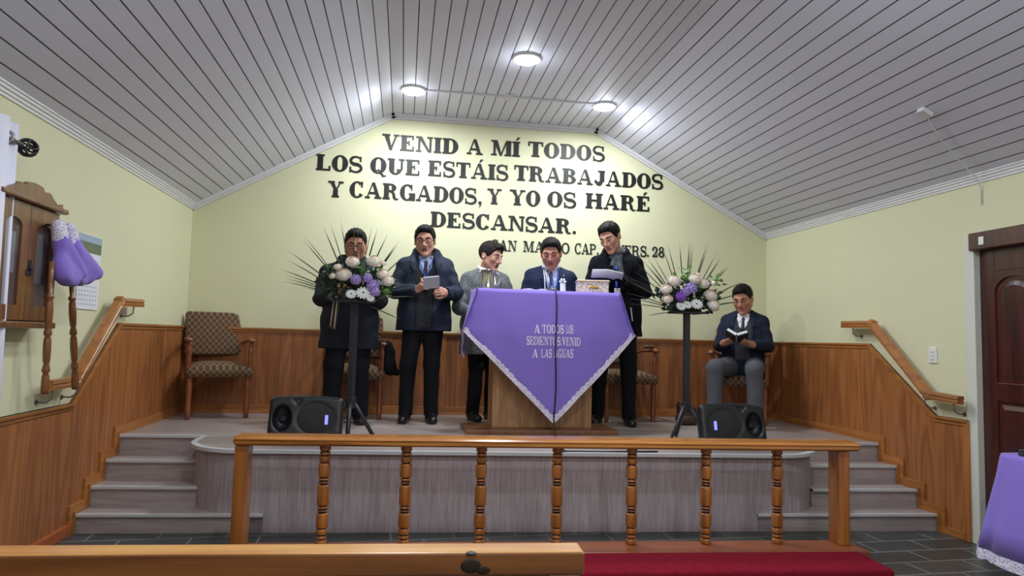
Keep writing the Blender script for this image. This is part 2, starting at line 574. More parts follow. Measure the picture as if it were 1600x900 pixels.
# ---------------------------------------------------------------- the room
XL, XR, YB, YF = -2.000, 3.794, 6.724, -3.2
ZT, ZR, C1, C2 = 2.445, 3.462, -.19, 1.897
ZP = .52
ZW = 1.306             # top of the panelling behind the stage
SL = -.0515            # the stage front and the pews run slightly askew to the back wall
def fy(x, b=0.0):
    return 4.68 + SL * (x + 2.0) + b

bm = bmesh.new(); add_box(bm, (XL - .3, YF - .3, -.1), (XR + .3, YB + .3, 0)); struct(obj('floor', bm, slate_mat('slate_tile')))
# walls with thickness, gable profile at both ends
gab = [(XL - .15, 0), (XR + .15, 0), (XR + .15, ZT), (C2, ZR), (C1, ZR), (XL - .15, ZT)]
bm = bmesh.new(); add_prism(bm, [(x, z + (.05 if z > 1 else 0)) for x, z in gab], 0, .15, lambda u, v, d: (u, YB + d, v)); struct(obj('wall_back', bm, 'wall'))
bm = bmesh.new(); add_prism(bm, [(x, z + (.05 if z > 1 else 0)) for x, z in gab], 0, .15, lambda u, v, d: (u, YF - d, v)); struct(obj('wall_front', bm, 'wall'))
bm = bmesh.new(); add_box(bm, (XL - .15, YF, 0), (XL, YB, ZT)); struct(obj('wall_left', bm, 'wall'))
bm = bmesh.new()
DY0, DY1, DZ = 3.17, 4.045, 2.0      # doorway in the right wall
add_box(bm, (XR, DY1, 0), (XR + .15, YB, ZT)); add_box(bm, (XR, YF, 0), (XR + .15, DY0, ZT)); add_box(bm, (XR, DY0, DZ), (XR + .15, DY1, ZT))
struct(obj('wall_right', bm, 'wall'))

# ceiling boards with V grooves running to the back wall
def board_profile(p0, p1, n, gw=.004, gd=.005):
    p0 = Vector(p0); p1 = Vector(p1)
    t = (p1 - p0); L = t.length; t /= L
    nrm = Vector((-t.y, t.x))
    pts = []
    for i in range(n):
        a = L * i / n; b = L * (i + 1) / n
        pts.append((p0 + t * (a + gw), 0)); pts.append((p0 + t * (b - gw), 1)); pts.append((p0 + t * b + nrm * gd, 1))
    return pts
prof = [(Vector((XL - .02, ZT - .01)), 0)]
for a, b, n in (((XL, ZT), (C1, ZR), 20), ((C1, ZR), (C2, ZR), 20), ((C2, ZR), (XR, ZT), 21)):
    prof += board_profile(a, b, n)
prof.append((Vector((XR + .02, ZT - .01)), 0))
bm = bmesh.new()
A = [bm.verts.new((p.x, YF, p.y)) for p, _ in prof]; B = [bm.verts.new((p.x, YB, p.y)) for p, _ in prof]
Tp = [bm.verts.new((XL - .15, YF, ZT + .1)), bm.verts.new((XL - .15, YB, ZT + .1)), bm.verts.new((C1, YF, ZR + .12)), bm.verts.new((C1, YB, ZR + .12)),
      bm.verts.new((C2, YF, ZR + .12)), bm.verts.new((C2, YB, ZR + .12)), bm.verts.new((XR + .15, YF, ZT + .1)), bm.verts.new((XR + .15, YB, ZT + .1))]
k = 0
for i in range(len(A) - 1):
    f = bm.faces.new((A[i], A[i + 1], B[i + 1], B[i]))
    L_ = (prof[i + 1][0] - prof[i][0]).length
    f.material_index = 1 if L_ < .012 else 0
for i in (0, 2, 4):
    bm.faces.new((Tp[i], Tp[i + 1], Tp[i + 3], Tp[i + 2]))
bm.faces.new((A[0], B[0], Tp[1], Tp[0])); bm.faces.new((A[-1], B[-1], Tp[7], Tp[6]))
struct(obj('ceiling', bm, ['ceil', 'seam']))

# crown mouldings
def crown(name, x, sgn):
    bm = bmesh.new()
    P = [(0, .0), (.0, -.075), (.012, -.075), (.014, -.055), (.026, -.05), (.028, -.03), (.042, -.024), (.045, -.005), (.058, 0.0), (.06, .035)]
    add_prism(bm, P, YF, YB, lambda u, v, d: (x + sgn * u * .6, d, ZT + .01 + v * .72))
    struct(obj(name, bm, 'ctrim'))
crown('trim_1', XL, 1); crown('trim_2', XR, -1)
bm = bmesh.new()
for a, b in (((XL, ZT), (C1, ZR)), ((C1, ZR), (C2, ZR)), ((C2, ZR), (XR, ZT))):
    a = Vector(a); b = Vector(b); t = (b - a).normalized(); nn = Vector((t.y, -t.x))
    P = [a - t * .01, b + t * .01, b + t * .01 + nn * .052, a - t * .01 + nn * .052]
    add_prism(bm, [tuple(q) for q in P], YB - .022, YB, lambda u, v, d: (u, d, v))
    P = [a - t * .01, b + t * .01, b + t * .01 + nn * .03, a - t * .01 + nn * .03]
    add_prism(bm, [tuple(q) for q in P], YB - .036, YB, lambda u, v, d: (u, d, v))
struct(obj('trim_3', bm, 'ctrim'))

# panelling
bm = bmesh.new(); add_box(bm, (XL, YB - .016, ZP - .02), (XR, YB, ZW)); struct(obj('wainscot_back', bm, 'panel'))
def xl(y0): return lambda u, v, d: (XL + d, u, v)
LW = [(YB, 0), (YB, ZW), (5.18, ZW), (4.56, .805), (YF, .805), (YF, 0)]
bm = bmesh.new(); add_prism(bm, LW, 0, .016, lambda u, v, d: (XL + d, u, v)); struct(obj('wainscot_left', bm, 'panel_y'))
RW = [(YB, 0), (YB, ZW), (5.085, ZW), (4.387, .80), (4.115, .80), (4.115, 0)]
bm = bmesh.new(); add_prism(bm, RW, 0, .016, lambda u, v, d: (XR - d, u, v)); struct(obj('wainscot_right', bm, 'panel_y'))
def strip(bm, path, wd, th, fn, side=1):
    """mitred flat strip along a 2-D path, th thick off the wall"""
    n = len(path); P = [Vector(p) for p in path]; off = []
    for i in range(n):
        ns = []
        if i > 0:
            t = (P[i] - P[i - 1]).normalized(); ns.append(Vector((-t.y, t.x)))
        if i < n - 1:
            t = (P[i + 1] - P[i]).normalized(); ns.append(Vector((-t.y, t.x)))
        m = sum(ns, Vector((0, 0))).normalized(); c = max(.4, m.dot(ns[0]))
        off.append(P[i] + m * (wd * side / c))
    for i in range(n - 1):
        add_prism(bm, [P[i], P[i + 1], off[i + 1], off[i]], 0, th, fn)
def capstrip(name, path, fn, m, side):
    bm = bmesh.new(); strip(bm, path, .04, .024, fn, side); strip(bm, path, .016, .036, fn, side); struct(obj(name, bm, m))
capstrip('trim_4', [(XL, ZW + .004), (XR, ZW + .004)], lambda u, v, d: (u, YB - d, v), 'moulding_x', -1)
capstrip('trim_5', [(YB, ZW + .004), (5.18, ZW + .004), (4.56, .809), (YF, .809)], lambda u, v, d: (XL + d, u, v), 'moulding', 1)
capstrip('trim_6', [(YB, ZW + .004), (5.085, ZW + .004), (4.387, .804), (4.10, .804)], lambda u, v, d: (XR - d, u, v), 'moulding', 1)
bm = bmesh.new(); add_box(bm, (XR - .03, 4.098, 0), (XR, 4.14, .80), .004); struct(obj('trim_7', bm, 'moulding_z'))
# skirting behind the stage, stair-stepped on the side walls
bm = bmesh.new(); add_box(bm, (XL, YB - .03, ZP), (XR, YB - .01, ZP + .075), .004); add_box(bm, (XL, YB - .042, ZP), (XR, YB - .02, ZP + .018), .003)
struct(obj('baseboard_back', bm, 'moulding_x'))
SZ = [.118, .248, .380, ZP]
SB = [0.0, .185, .395, .60]       # where each step starts, back from the stage front
def stair_path(x):
    y0 = fy(x)
    p = [(y0 - .02, 0)]
    for z, b in zip(SZ, SB):
        p.append((y0 + b - .012, p[-1][1])) if b > 0 else None
        p.append((y0 + b - .012, z))
    p.append((YB, ZP))
    p[0] = (y0 - .012, 0)
    return p
for nm, x, sg, sd in (('baseboard_left', XL, 1, 1), ('baseboard_right', XR, -1, 1)):
    bm = bmesh.new()
    fn = (lambda x, sg: lambda u, v, d: (x + sg * (d + .012), u, v))(x, sg)
    strip(bm, stair_path(x), .062, .02, fn, sd); strip(bm, stair_path(x), .018, .03, fn, sd)
    struct(obj(nm, bm, 'moulding'))
bm = bmesh.new(); add_box(bm, (XL + .012, YF, 0), (XL + .035, 4.60, .075), .008); struct(obj('baseboard_left_hall', bm, 'redwood'))
bm = bmesh.new(); add_box(bm, (XR - .035, 4.14, 0), (XR - .01, fy(XR) - .075, .05), .006); struct(obj('baseboard_right_hall', bm, 'moulding'))

# ---------------------------------------------------------------- stage
def outline(inset=0.0, n=14, front=0.0):
    """stage plan: wings behind the steps, centre pushed forward with round corners"""
    xl, xr, rad = -1.37 - inset, 3.02 + inset, .42
    pts = []
    wl = SB[3]
    pts.append((XL + .0, fy(XL, wl) - inset)); pts.append((xl, fy(xl, wl) - inset))
    for i in range(n + 1):
        a = PI + (PI / 2) * i / n
        c = (xl + rad, fy(xl + rad) + front + rad)
        pts.append((c[0] + rad * math.cos(a), c[1] + (rad) * math.sin(a) - inset))
    for i in range(n + 1):
        a = 1.5 * PI + (PI / 2) * i / n
        c = (xr - rad, fy(xr - rad) + front + rad)
        pts.append((c[0] + rad * math.cos(a), c[1] + (rad) * math.sin(a) - inset))
    pts.append((xr, fy(xr, wl) - inset)); pts.append((XR, fy(XR, wl) - inset))
    pts += [(XR, YB), (XL, YB)]
    return pts
bm = bmesh.new()
fs = add_prism(bm, outline(0.0), 0, ZP - .02, lambda u, v, d: (u, v, d))
struct(obj('stage_platform', bm, 'lam_v'))
bm = bmesh.new()
fs = add_prism(bm, outline(.022), ZP - .018, ZP, lambda u, v, d: (u, v, d))
for f in bm.faces:
    if len(f.verts) == 4:
        f.material_index = 1
struct(obj('floor_stage', bm, ['lam_top', 'nosing']))
# silver-grey edge along the lip of the stage
bm = bmesh.new(); ol = outline(.026)[:-2]; ol2 = outline(-.006)[:-2]
for i in range(1, len(ol) - 2):
    a, b, c, d = ol[i], ol[i + 1], ol2[i + 1], ol2[i]
    vs = [bm.verts.new((q[0], q[1], z)) for z in (ZP - .02, ZP + .003) for q in (a, b, c, d)]
    for q in ((0, 1, 2, 3), (4, 7, 6, 5), (0, 4, 5, 1), (2, 6, 7, 3)):
        bm.faces.new([vs[j] for j in q])
struct(obj('trim_8', bm, 'nosing'))
def step(name, x0, x1, k):
    b0, b1 = SB[k], SB[3] + .05
    z0 = SZ[k - 1] if k else 0
    bm = bmesh.new()
    add_prism(bm, [(x0, fy(x0, b0)), (x1, fy(x1, b0)), (x1, fy(x1, b1)), (x0, fy(x0, b1))], max(0, z0 - .004), SZ[k] - .018, lambda u, v, d: (u, v, d))
    add_prism(bm, [(x0, fy(x0, b0 - .014)), (x1, fy(x1, b0 - .014)), (x1, fy(x1, b1)), (x0, fy(x0, b1))], SZ[k] - .02, SZ[k], lambda u, v, d: (u, v, d), 1)
    add_prism(bm, [(x0, fy(x0, b0 - .017)), (x1, fy(x1, b0 - .017)), (x1, fy(x1, b0 + .012)), (x0, fy(x0, b0 + .012))], SZ[k] - .014, SZ[k] + .002, lambda u, v, d: (u, v, d), 2)
    struct(obj(name, bm, ['lam_h', 'lam_top', 'nosing']))
for k in range(3):
    step('stair_step', XL + .005, (-.84 if k == 0 else -1.30), k)
    step('stair_step', (2.44 if k == 0 else 2.95), XR - .005, k)
for x0, x1 in ((XL + .005, -1.365), (3.015, XR - .005)):
    bm = bmesh.new(); add_prism(bm, [(x0, fy(x0, SB[3] - .004)), (x1, fy(x1, SB[3] - .004)), (x1, fy(x1, SB[3] + .02)), (x0, fy(x0, SB[3] + .02))], SZ[2], ZP - .021, lambda u, v, d: (u, v, d))
    struct(obj('stair_riser', bm, 'lam_h'))
    bm = bmesh.new(); add_prism(bm, [(x0, fy(x0, SB[3] - .026)), (x1, fy(x1, SB[3] - .026)), (x1, fy(x1, SB[3] + .01)), (x0, fy(x0, SB[3] + .01))], ZP - .016, ZP + .003, lambda u, v, d: (u, v, d))
    struct(obj('trim_9', bm, 'nosing'))

# ---------------------------------------------------------------- door in the right wall
bm = bmesh.new(); add_box(bm, (XR - .012, DY1 - .01, 0), (XR + .16, DY1 + .075, 2.06), .004); struct(obj('door_jamb', bm, 'jamb'))
bm = bmesh.new(); add_box(bm, (XR - .035, DY0 - .12, 1.945), (XR + .05, DY1 + .01, 2.065), .008); lint = struct(obj('door_lintel', bm, 'door'))
door = thing('door_1', 'dark mahogany panelled door in the right wall', 'door', (XR + .035, DY1 - .005, 0))
door['kind'] = 'structure'
def dleaf():
    W = DY1 - DY0 - .01
    bm = bmesh.new()
    add_box(bm, (0.012, -W, .005), (.05, 0, 1.95))
    cols = [(-.115, -.40), (-.47, -.755)]
    rows = [(.14, .50, 0), (.62, .95, 0), (1.07, 1.73, 1)]
    ys = [0, -.115, -.40, -.47, -.755, -W]
    for a, b in ((0, 1), (2, 3), (4, 5)):
        add_box(bm, (0, ys[b], .005), (.03, ys[a], 1.95), .003)
    for y0, y1 in cols:
        for z0, z1 in ((.005, .14), (.50, .62), (.95, 1.07), (1.80, 1.95)):
            add_box(bm, (0, y1, z0), (.03, y0, z1), .003)
        ar = [(y0, 1.66)] + [(((y0 + y1) / 2) + (y0 - y1) / 2 * math.cos(PI * i / 12), 1.66 + .10 * math.sin(PI * i / 12)) for i in range(13)] + [(y1, 1.80), (y0, 1.80)]
        add_prism(bm, ar, 0, .03, lambda u, v, d: (d, u, v))
    o = obj('door_leaf', bm, 'door', door)
    for y0, y1 in cols:
        for z0, z1, arch in rows:
            bm = bmesh.new()
            def ring(i):
                if arch:
                    c = (y0 + y1) / 2; h = (y0 - y1) / 2 - i
                    return [(y1 + i, z0 + i), (y0 - i, z0 + i), (y0 - i, 1.64)] + [(c + h * math.cos(PI * q / 10), 1.64 + (.11 - i) * math.sin(PI * q / 10)) for q in range(1, 10)] + [(y1 + i, 1.64)]
                return [(y1 + i, z0 + i), (y0 - i, z0 + i), (y0 - i, z1 - i), (y1 + i, z1 - i)]
            a, b = ring(.022), ring(.05)
            VA = [bm.verts.new((.012, u, v)) for u, v in a]; VB = [bm.verts.new((.001, u, v)) for u, v in b]
            for i in range(len(a)):
                bm.faces.new((VA[i], VA[(i + 1) % len(a)], VB[(i + 1) % len(a)], VB[i]))
            bm.faces.new(VB)
            obj('door_panel', bm, 'door', o)
dleaf()
st = bmesh.new(); add_box(st, (XR - .040, 3.925, 1.975), (XR - .034, 3.965, 2.03), .002)
tag(obj('white_tag', st, 'whiteplastic'), 'small white tag stuck on the dark lintel over the door', 'tag')

# ---------------------------------------------------------------- lights of the room
def lamp(loc, label=None, watts=60.0, z=ZR, spill=.07):
    t = thing('ceiling_lamp', label or 'round white ceiling lamp in the hall behind the camera', 'lamp', (loc[0], loc[1], z), 0, 'round surface ceiling lamps' if label is None else None)
    bm = bmesh.new(); add_lathe(bm, [(.104, .004), (.110, -.002), (.110, -.014), (.106, -.020), (.101, -.020), (.101, -.012)], 40, cap=False); obj('lamp_rim', bm, 'whiteplastic', t)
    bm = bmesh.new(); add_lathe(bm, [(.1015, -.012), (.1005, -.020), (.095, -.026), (.07, -.030), (.02, -.032)], 40); obj('lamp_diffuser', bm, 'lamp_on', t, True)
    ld = bpy.data.lights.new('lamp_light', 'AREA'); ld.shape = 'DISK'; ld.size = .19; ld.energy = watts; ld.color = LAMP_COL
    lo = bpy.data.objects.new('lamp_light', ld); COL.objects.link(lo); lo.parent = t; lo.location = (0, 0, -.045)
    lp = bpy.data.lights.new('lamp_spill', 'POINT'); lp.energy = watts * spill; lp.color = LAMP_COL; lp.shadow_soft_size = .06; lp.specular_factor = .25
    l2 = bpy.data.objects.new('lamp_spill', lp); COL.objects.link(l2); l2.parent = t; l2.location = (0, 0, -.11)
    return t
lamp((.002, 5.99), 'round white ceiling lamp left of the wiring box near the back wall', LAMP_W)
lamp((1.763, 6.0), 'round white ceiling lamp right of the wiring box near the back wall', LAMP_W)
lamp((.867, 5.10), 'round white ceiling lamp nearest the camera, alone in the middle', LAMP_W)
for y in (2.6, .2, -2.0):
    for x in (-.05, 1.75):
        o = lamp((x, y), None, HALL_W, spill=.30)
# surface conduit and junction box
t = thing('wiring_conduit', 'thin white wiring conduit with a junction box on the flat ceiling between the lamps', 'conduit', (.87, 5.97, ZR))
bm = bmesh.new(); add_box(bm, (-.76, -.009, -.016), (.785, .009, .002), .003); obj('conduit', bm, 'ctrim', t)
bm = bmesh.new(); add_box(bm, (-.05, -.05, -.03), (.05, .05, .002), .008); obj('junction_box', bm, 'ctrim', t)
# small fitting on the right-hand slope with a cable down to the wall
sl = Vector((XR - C2, 0, ZT - ZR)).normalized()
t = thing('wiring_box', 'small white wiring box with cable low on the right ceiling slope', 'junction box', (3.19, 3.74, ZR + (ZT - ZR) * (3.19 - C2) / (XR - C2)))
bm = bmesh.new(); add_box(bm, (-.04, -.03, -.028), (.04, .03, 0), .006, Matrix.Rotation(math.atan2(-sl.z, sl.x), 4, 'Y')); obj('box', bm, 'ctrim', t)
bm = bmesh.new(); add_tube(bm, [(.03, .02, -.03), (.2, .12, -.125), (.42, .2, -.25), (.545, .22, -.325), (.594, .225, -.40), (.60, .225, -.52)], .005, 6); obj('cable', bm, 'ctrim', t)

# ---------------------------------------------------------------- altar rail
AR = math.atan(SL)
t = thing('altar_rail', 'honey-coloured wooden altar rail with turned balusters on a low base', 'railing', (0, 4.126, 0), AR)
bm = bmesh.new()
rp = [(-.085, 0), (-.085, .014), (-.077, .018), (-.077, .023), (-.085, .027), (-.085, .032), (-.072, .042), (-.066, .04), (-.058, .05), (.058, .05), (.066, .04), (.072, .042), (.085, .03), (.085, 0), (.07, -.014), (-.07, -.014)]
add_prism(bm, rp, -.925, 2.835, lambda u, v, d: (d, u, .641 + v * .82))
bmesh.ops.bevel(bm, geom=[e for e in bm.edges if abs(e.verts[0].co.x - e.verts[1].co.x) < 1e-4], offset=.008, segments=2, affect='EDGES')
obj('hand_rail', bm, 'rail', t)
bm = bmesh.new(); add_box(bm, (-.9, -.17, 0), (2.83, .06, .055), .006); obj('base', bm, 'rail_base', t)
for x in (-.885, 2.74):
    bm = bmesh.new(); add_box(bm, (x - .036, -.06, .055), (x + .036, .06, .625), .005); obj('post', bm, 'rail_z', t)
def baluster():
    bm = bmesh.new()
    Z0, H = .055, .575
    def band(a, b, r):          # straight turned length with eased shoulders
        return [(a, r - .006), (a + .006, r - .001), (a + .014, r), (b - .014, r), (b - .006, r - .001), (b, r - .006)]
    P = []
    for a, b, r in ((0, .055, .032), (.062, .10, .030), (.108, .165, .032), (.175, .32, .034), (.333, .352, .030), (.362, .385, .031), (.396, .60, .0345),
                    (.612, .632, .030), (.642, .664, .031), (.676, .815, .034), (.825, .885, .032), (.893, .93, .030), (.938, 1.0, .033)):
        if P:
            P += [(P[-1][0] + .002, .0225), (a - .002, .0225)]
        P += band(a, b, r)
    add_lathe(bm, [(r, Z0 + H * q) for q, r in P], 18)
    for f in bm.faces:
        c = f.calc_center_median()
        if math.hypot(c.x, c.y) < .0262 and len(f.verts) == 4:
            f.material_index = 1
    return obj('baluster', bm, ['rail_z', 'groove'], t)
b0 = baluster()
xs = [-.427, .042, .486, .945, 1.405, 1.873, 2.333]
for i, x in enumerate(xs):
    b = b0 if i == 0 else b0.copy()
    if i:
        COL.objects.link(b); b.parent = t
    b.location = (x, 0, 0); b.rotation_euler = (0, 0, i * .7)
# kneeling step in red carpet
t = thing('kneeling_step', 'low kneeling step covered in red carpet in front of the altar rail', 'kneeler', (0, 3.79, 0), AR)
bm = bmesh.new(); add_box(bm, (-1.0, -.30, 0.002), (2.65, .03, .10), .018, None, 0, 3); obj('carpet_cover', bm, 'carpet', t, True)

# ---------------------------------------------------------------- front pew (seen from behind)
t = thing('pew', 'honey-coloured wooden pew back with a dark knot across the bottom left', 'pew', (.433, 1.60, 0), AR)
bm = bmesh.new(); add_box(bm, (-2.0, -.035, .735), (0.0, .04, .787), .005, None, 0, 2)
for f in bm.faces:
    if f.normal.y < -.9:
        f.material_index = 1  # upright near side of the rail is painted in the shaded tone
obj('top_rail', bm, ['pew', 'pew_shade'], t)
bm = bmesh.new(); add_box(bm, (-1.98, -.012, .30), (-.075, .012, .74)); obj('back_panel', bm, 'pew_shade', t)
bm = bmesh.new(); add_box(bm, (-1.98, -.024, .60), (-.075, .02, .738), .004); obj('back_board', bm, 'pew_shade', t)
for x in (-.045, -1.95):
    bm = bmesh.new(); add_box(bm, (x - .04, -.03, 0), (x + .04, .035, .737), .006); obj('post', bm, 'pew_shade', t)
bm = bmesh.new(); add_box(bm, (-1.98, .02, .41), (-.02, .40, .44), .006); obj('seat', bm, 'pew', t)
for x in (-.045, -1.95):
    bm = bmesh.new(); add_box(bm, (x - .03, .34, 0), (x + .03, .39, .41), .005); obj('leg', bm, 'pew_shade', t)
bm = bmesh.new(); add_sphere(bm, (-.262, -.0345, .757), (.024, .003, .017)); add_sphere(bm, (-.235, -.0345, .748), (.018, .0025, .010)); add_sphere(bm, (-.262, -.03, .784), (.014, .012, .004)); kn = obj('knot', bm, 'knot', t); kn['label'] = 'dark burnt-looking knot in the wood'

# ---------------------------------------------------------------- lectern with its cloth
LX0, LX1, LYF, LYB, LZ = .56, 1.712, 5.352, 5.80, 1.664
t = thing('lectern', 'wooden lectern in the middle of the stage under a purple cloth', 'lectern', (0, 0, 0))
bm = bmesh.new(); add_box(bm, (.725, 5.50, ZP + .035), (1.552, 5.79, LZ - .10), .004); obj('body', bm, 'lect', t)
bm = bmesh.new(); add_box(bm, (.50, 5.345, ZP), (1.735, 5.815, ZP + .035), .005); obj('base', bm, 'lect_dark', t)
bm = bmesh.new(); add_box(bm, (LX0 + .01, LYF + .012, LZ - .10), (LX1 - .01, LYB, LZ - .006), .004); obj('desk_top', bm, 'lect', t)

t = thing('lectern_cloth', 'purple cloth with white lettering and lace edge draped over the lectern', 'cloth', (0, 0, 0))
# front drape: pentagon hanging off the desk edge, gently bulging
PW = [(LX0, LZ), (LX1, LZ), (1.850, 1.330), (1.188, .628), (.452, 1.338)]
def dshape(x, z):
    d = (LZ - z)
    edge = abs(x - 1.14) / .7
    y = LYF - .012 - .045 * max(0, min(d / .35, 1)) ** .8 - .02 * math.sin(min(1, d) * PI)
    y += .028 * max(0, edge - .62) * 6 * (d > .02) * min(1, d * 4) * .6
    y -= .006 * math.sin(x * 23 + z * 5) * min(1, d * 3)
    return y
def poly_grid(poly, step, fn):
    bm = bmesh.new()
    bm.faces.new([bm.verts.new((u, 0, v)) for u, v in poly])
    us = [p[0] for p in poly]; vs = [p[1] for p in poly]
    for ax, lo, hi in ((0, min(us), max(us)), (2, min(vs), max(vs))):
        c = lo + step
        while c < hi:
            co = [0, 0, 0]; no = [0, 0, 0]; co[ax] = c; no[ax] = 1
            bmesh.ops.bisect_plane(bm, geom=bm.verts[:] + bm.edges[:] + bm.faces[:], plane_co=co, plane_no=no)
            c += step
    bmesh.ops.triangulate(bm, faces=[f for f in bm.faces if len(f.verts) > 4])
    for v in bm.verts:
        v.co = Vector(fn(v.co.x, v.co.z))
    return bm
def thick(bm, th):
    bmesh.ops.recalc_face_normals(bm, faces=bm.faces[:])
    bmesh.ops.solidify(bm, geom=bm.faces[:], thickness=th)
    return bm
bm = poly_grid(PW, .04, lambda x, z: (x, dshape(x, z), z)); thick(bm, .003); obj('front_drape', bm, 'cloth', t, True)
bm = bmesh.new(); add_box(bm, (LX0 - .004, LYF - .012, LZ - .004), (LX1 + .004, LYB + .005, LZ + .001)); obj('top_cover', bm, 'cloth', t)
# side drapes
def side(sx):
    x0 = LX0 - .004 if sx < 0 else LX1 + .004
    ct = (.452, 1.338) if sx < 0 else (1.850, 1.330)
    f = lambda u, v: (x0 + sx * (.112 * min(1, (LZ - v) / .33)) * (1 - .75 * min(1, u / .45)) + .012 * math.sin(u * 30), LYF - .05 * (1 - min(1, u * 8)) + u - .012, v)
    P = [(0, LZ), (.44, LZ), (.44, 1.49), (.22, 1.13), (.0, ct[1])]
    bm = poly_grid(P, .04, f); thick(bm, .003); obj('side_drape', bm, 'cloth', t, True)
    bm = bmesh.new()
    E = [(.44, 1.655), (.44, 1.49), (.22, 1.13), (.02, ct[1])]
    pts = []
    for (a, b), (c, d) in zip(E, E[1:]):
        for i in range(8):
            pts.append((a + (c - a) * i / 8, b + (d - b) * i / 8))
    pts.append(E[-1])
    lace_strip(bm, [f(*p) for p in pts], .04, (0, .35, -.9))
    obj('lace_edge', bm, 'lace', t)
def lace_strip(bm, pts, wd, down, normal_off=(0, 0, 0), scal=.05):
    pts = [Vector(p) + Vector(normal_off) for p in pts]
    # resample
    L = [0]
    for a, b in zip(pts, pts[1:]):
        L.append(L[-1] + (b - a).length)
    n = max(8, int(L[-1] / .008)); A = []; B = []
    for i in range(n + 1):
        s = L[-1] * i / n
        j = max(k for k in range(len(L)) if L[k] <= s + 1e-9); j = min(j, len(pts) - 2)
        p = pts[j].lerp(pts[j + 1], (s - L[j]) / max(1e-9, L[j + 1] - L[j]))
        w_ = wd * (.80 + .20 * abs(math.sin(PI * s / scal)))
        A.append(bm.verts.new(p)); B.append(bm.verts.new(p + Vector(down).normalized() * w_))
    for i in range(n):
        bm.faces.new((A[i], A[i + 1], B[i + 1], B[i]))
    bmesh.ops.recalc_face_normals(bm, faces=bm.faces[:])
    bmesh.ops.solidify(bm, geom=bm.faces[:], thickness=.0025)
side(-1); side(1)
for a, b, dn in (((.452, 1.338), (1.188, .628), (.72, 0, .70)), ((1.850, 1.330), (1.188, .628), (-.72, 0, .70))):
    bm = bmesh.new()
    pts = []
    for i in range(41):
        q = i / 40
        x = a[0] + (b[0] - a[0]) * q; z = a[1] + (b[1] - a[1]) * q
        pts.append((x, dshape(x, z) - .004, z))
    # lace hangs outward from the hem
    lace_strip(bm, pts, .045, dn, (-dn[0] * .012, 0, -dn[2] * .012))
    obj('lace_edge', bm, 'lace', t)
cloth = t

# ---------------------------------------------------------------- slab-serif letters
def stroke(path, wid):
    """polyline with half widths -> list of quads"""
    n = len(path); P = [Vector(p) for p in path]; out = []
    Lf = []; Rt = []
    for i in range(n):
        tt = (P[min(i + 1, n - 1)] - P[max(i - 1, 0)]).normalized(); nn = Vector((-tt.y, tt.x))
        Lf.append(P[i] + nn * wid[i]); Rt.append(P[i] - nn * wid[i])
    for i in range(n - 1):
        out.append([Lf[i], Lf[i + 1], Rt[i + 1], Rt[i]])
    return out
def ell_arc(cx, cy, rx, ry, a0, a1, thick_, thin, n=16):
    path = []; wd = []
    for i in range(n + 1):
        a = R_(a0 + (a1 - a0) * i / n)
        k_ = abs(math.cos(a))
        wq = thin + (thick_ - thin) * k_ ** 1.4
        path.append((cx + (rx - wq) * math.cos(a), cy + (ry - wq) * math.sin(a))); wd.append(wq)
    return stroke(path, wd)
def rc(x0, y0, x1, y1): return [Vector((x0, y0)), Vector((x1, y0)), Vector((x1, y1)), Vector((x0, y1))]
def pg(*p): return [Vector(q) for q in p]
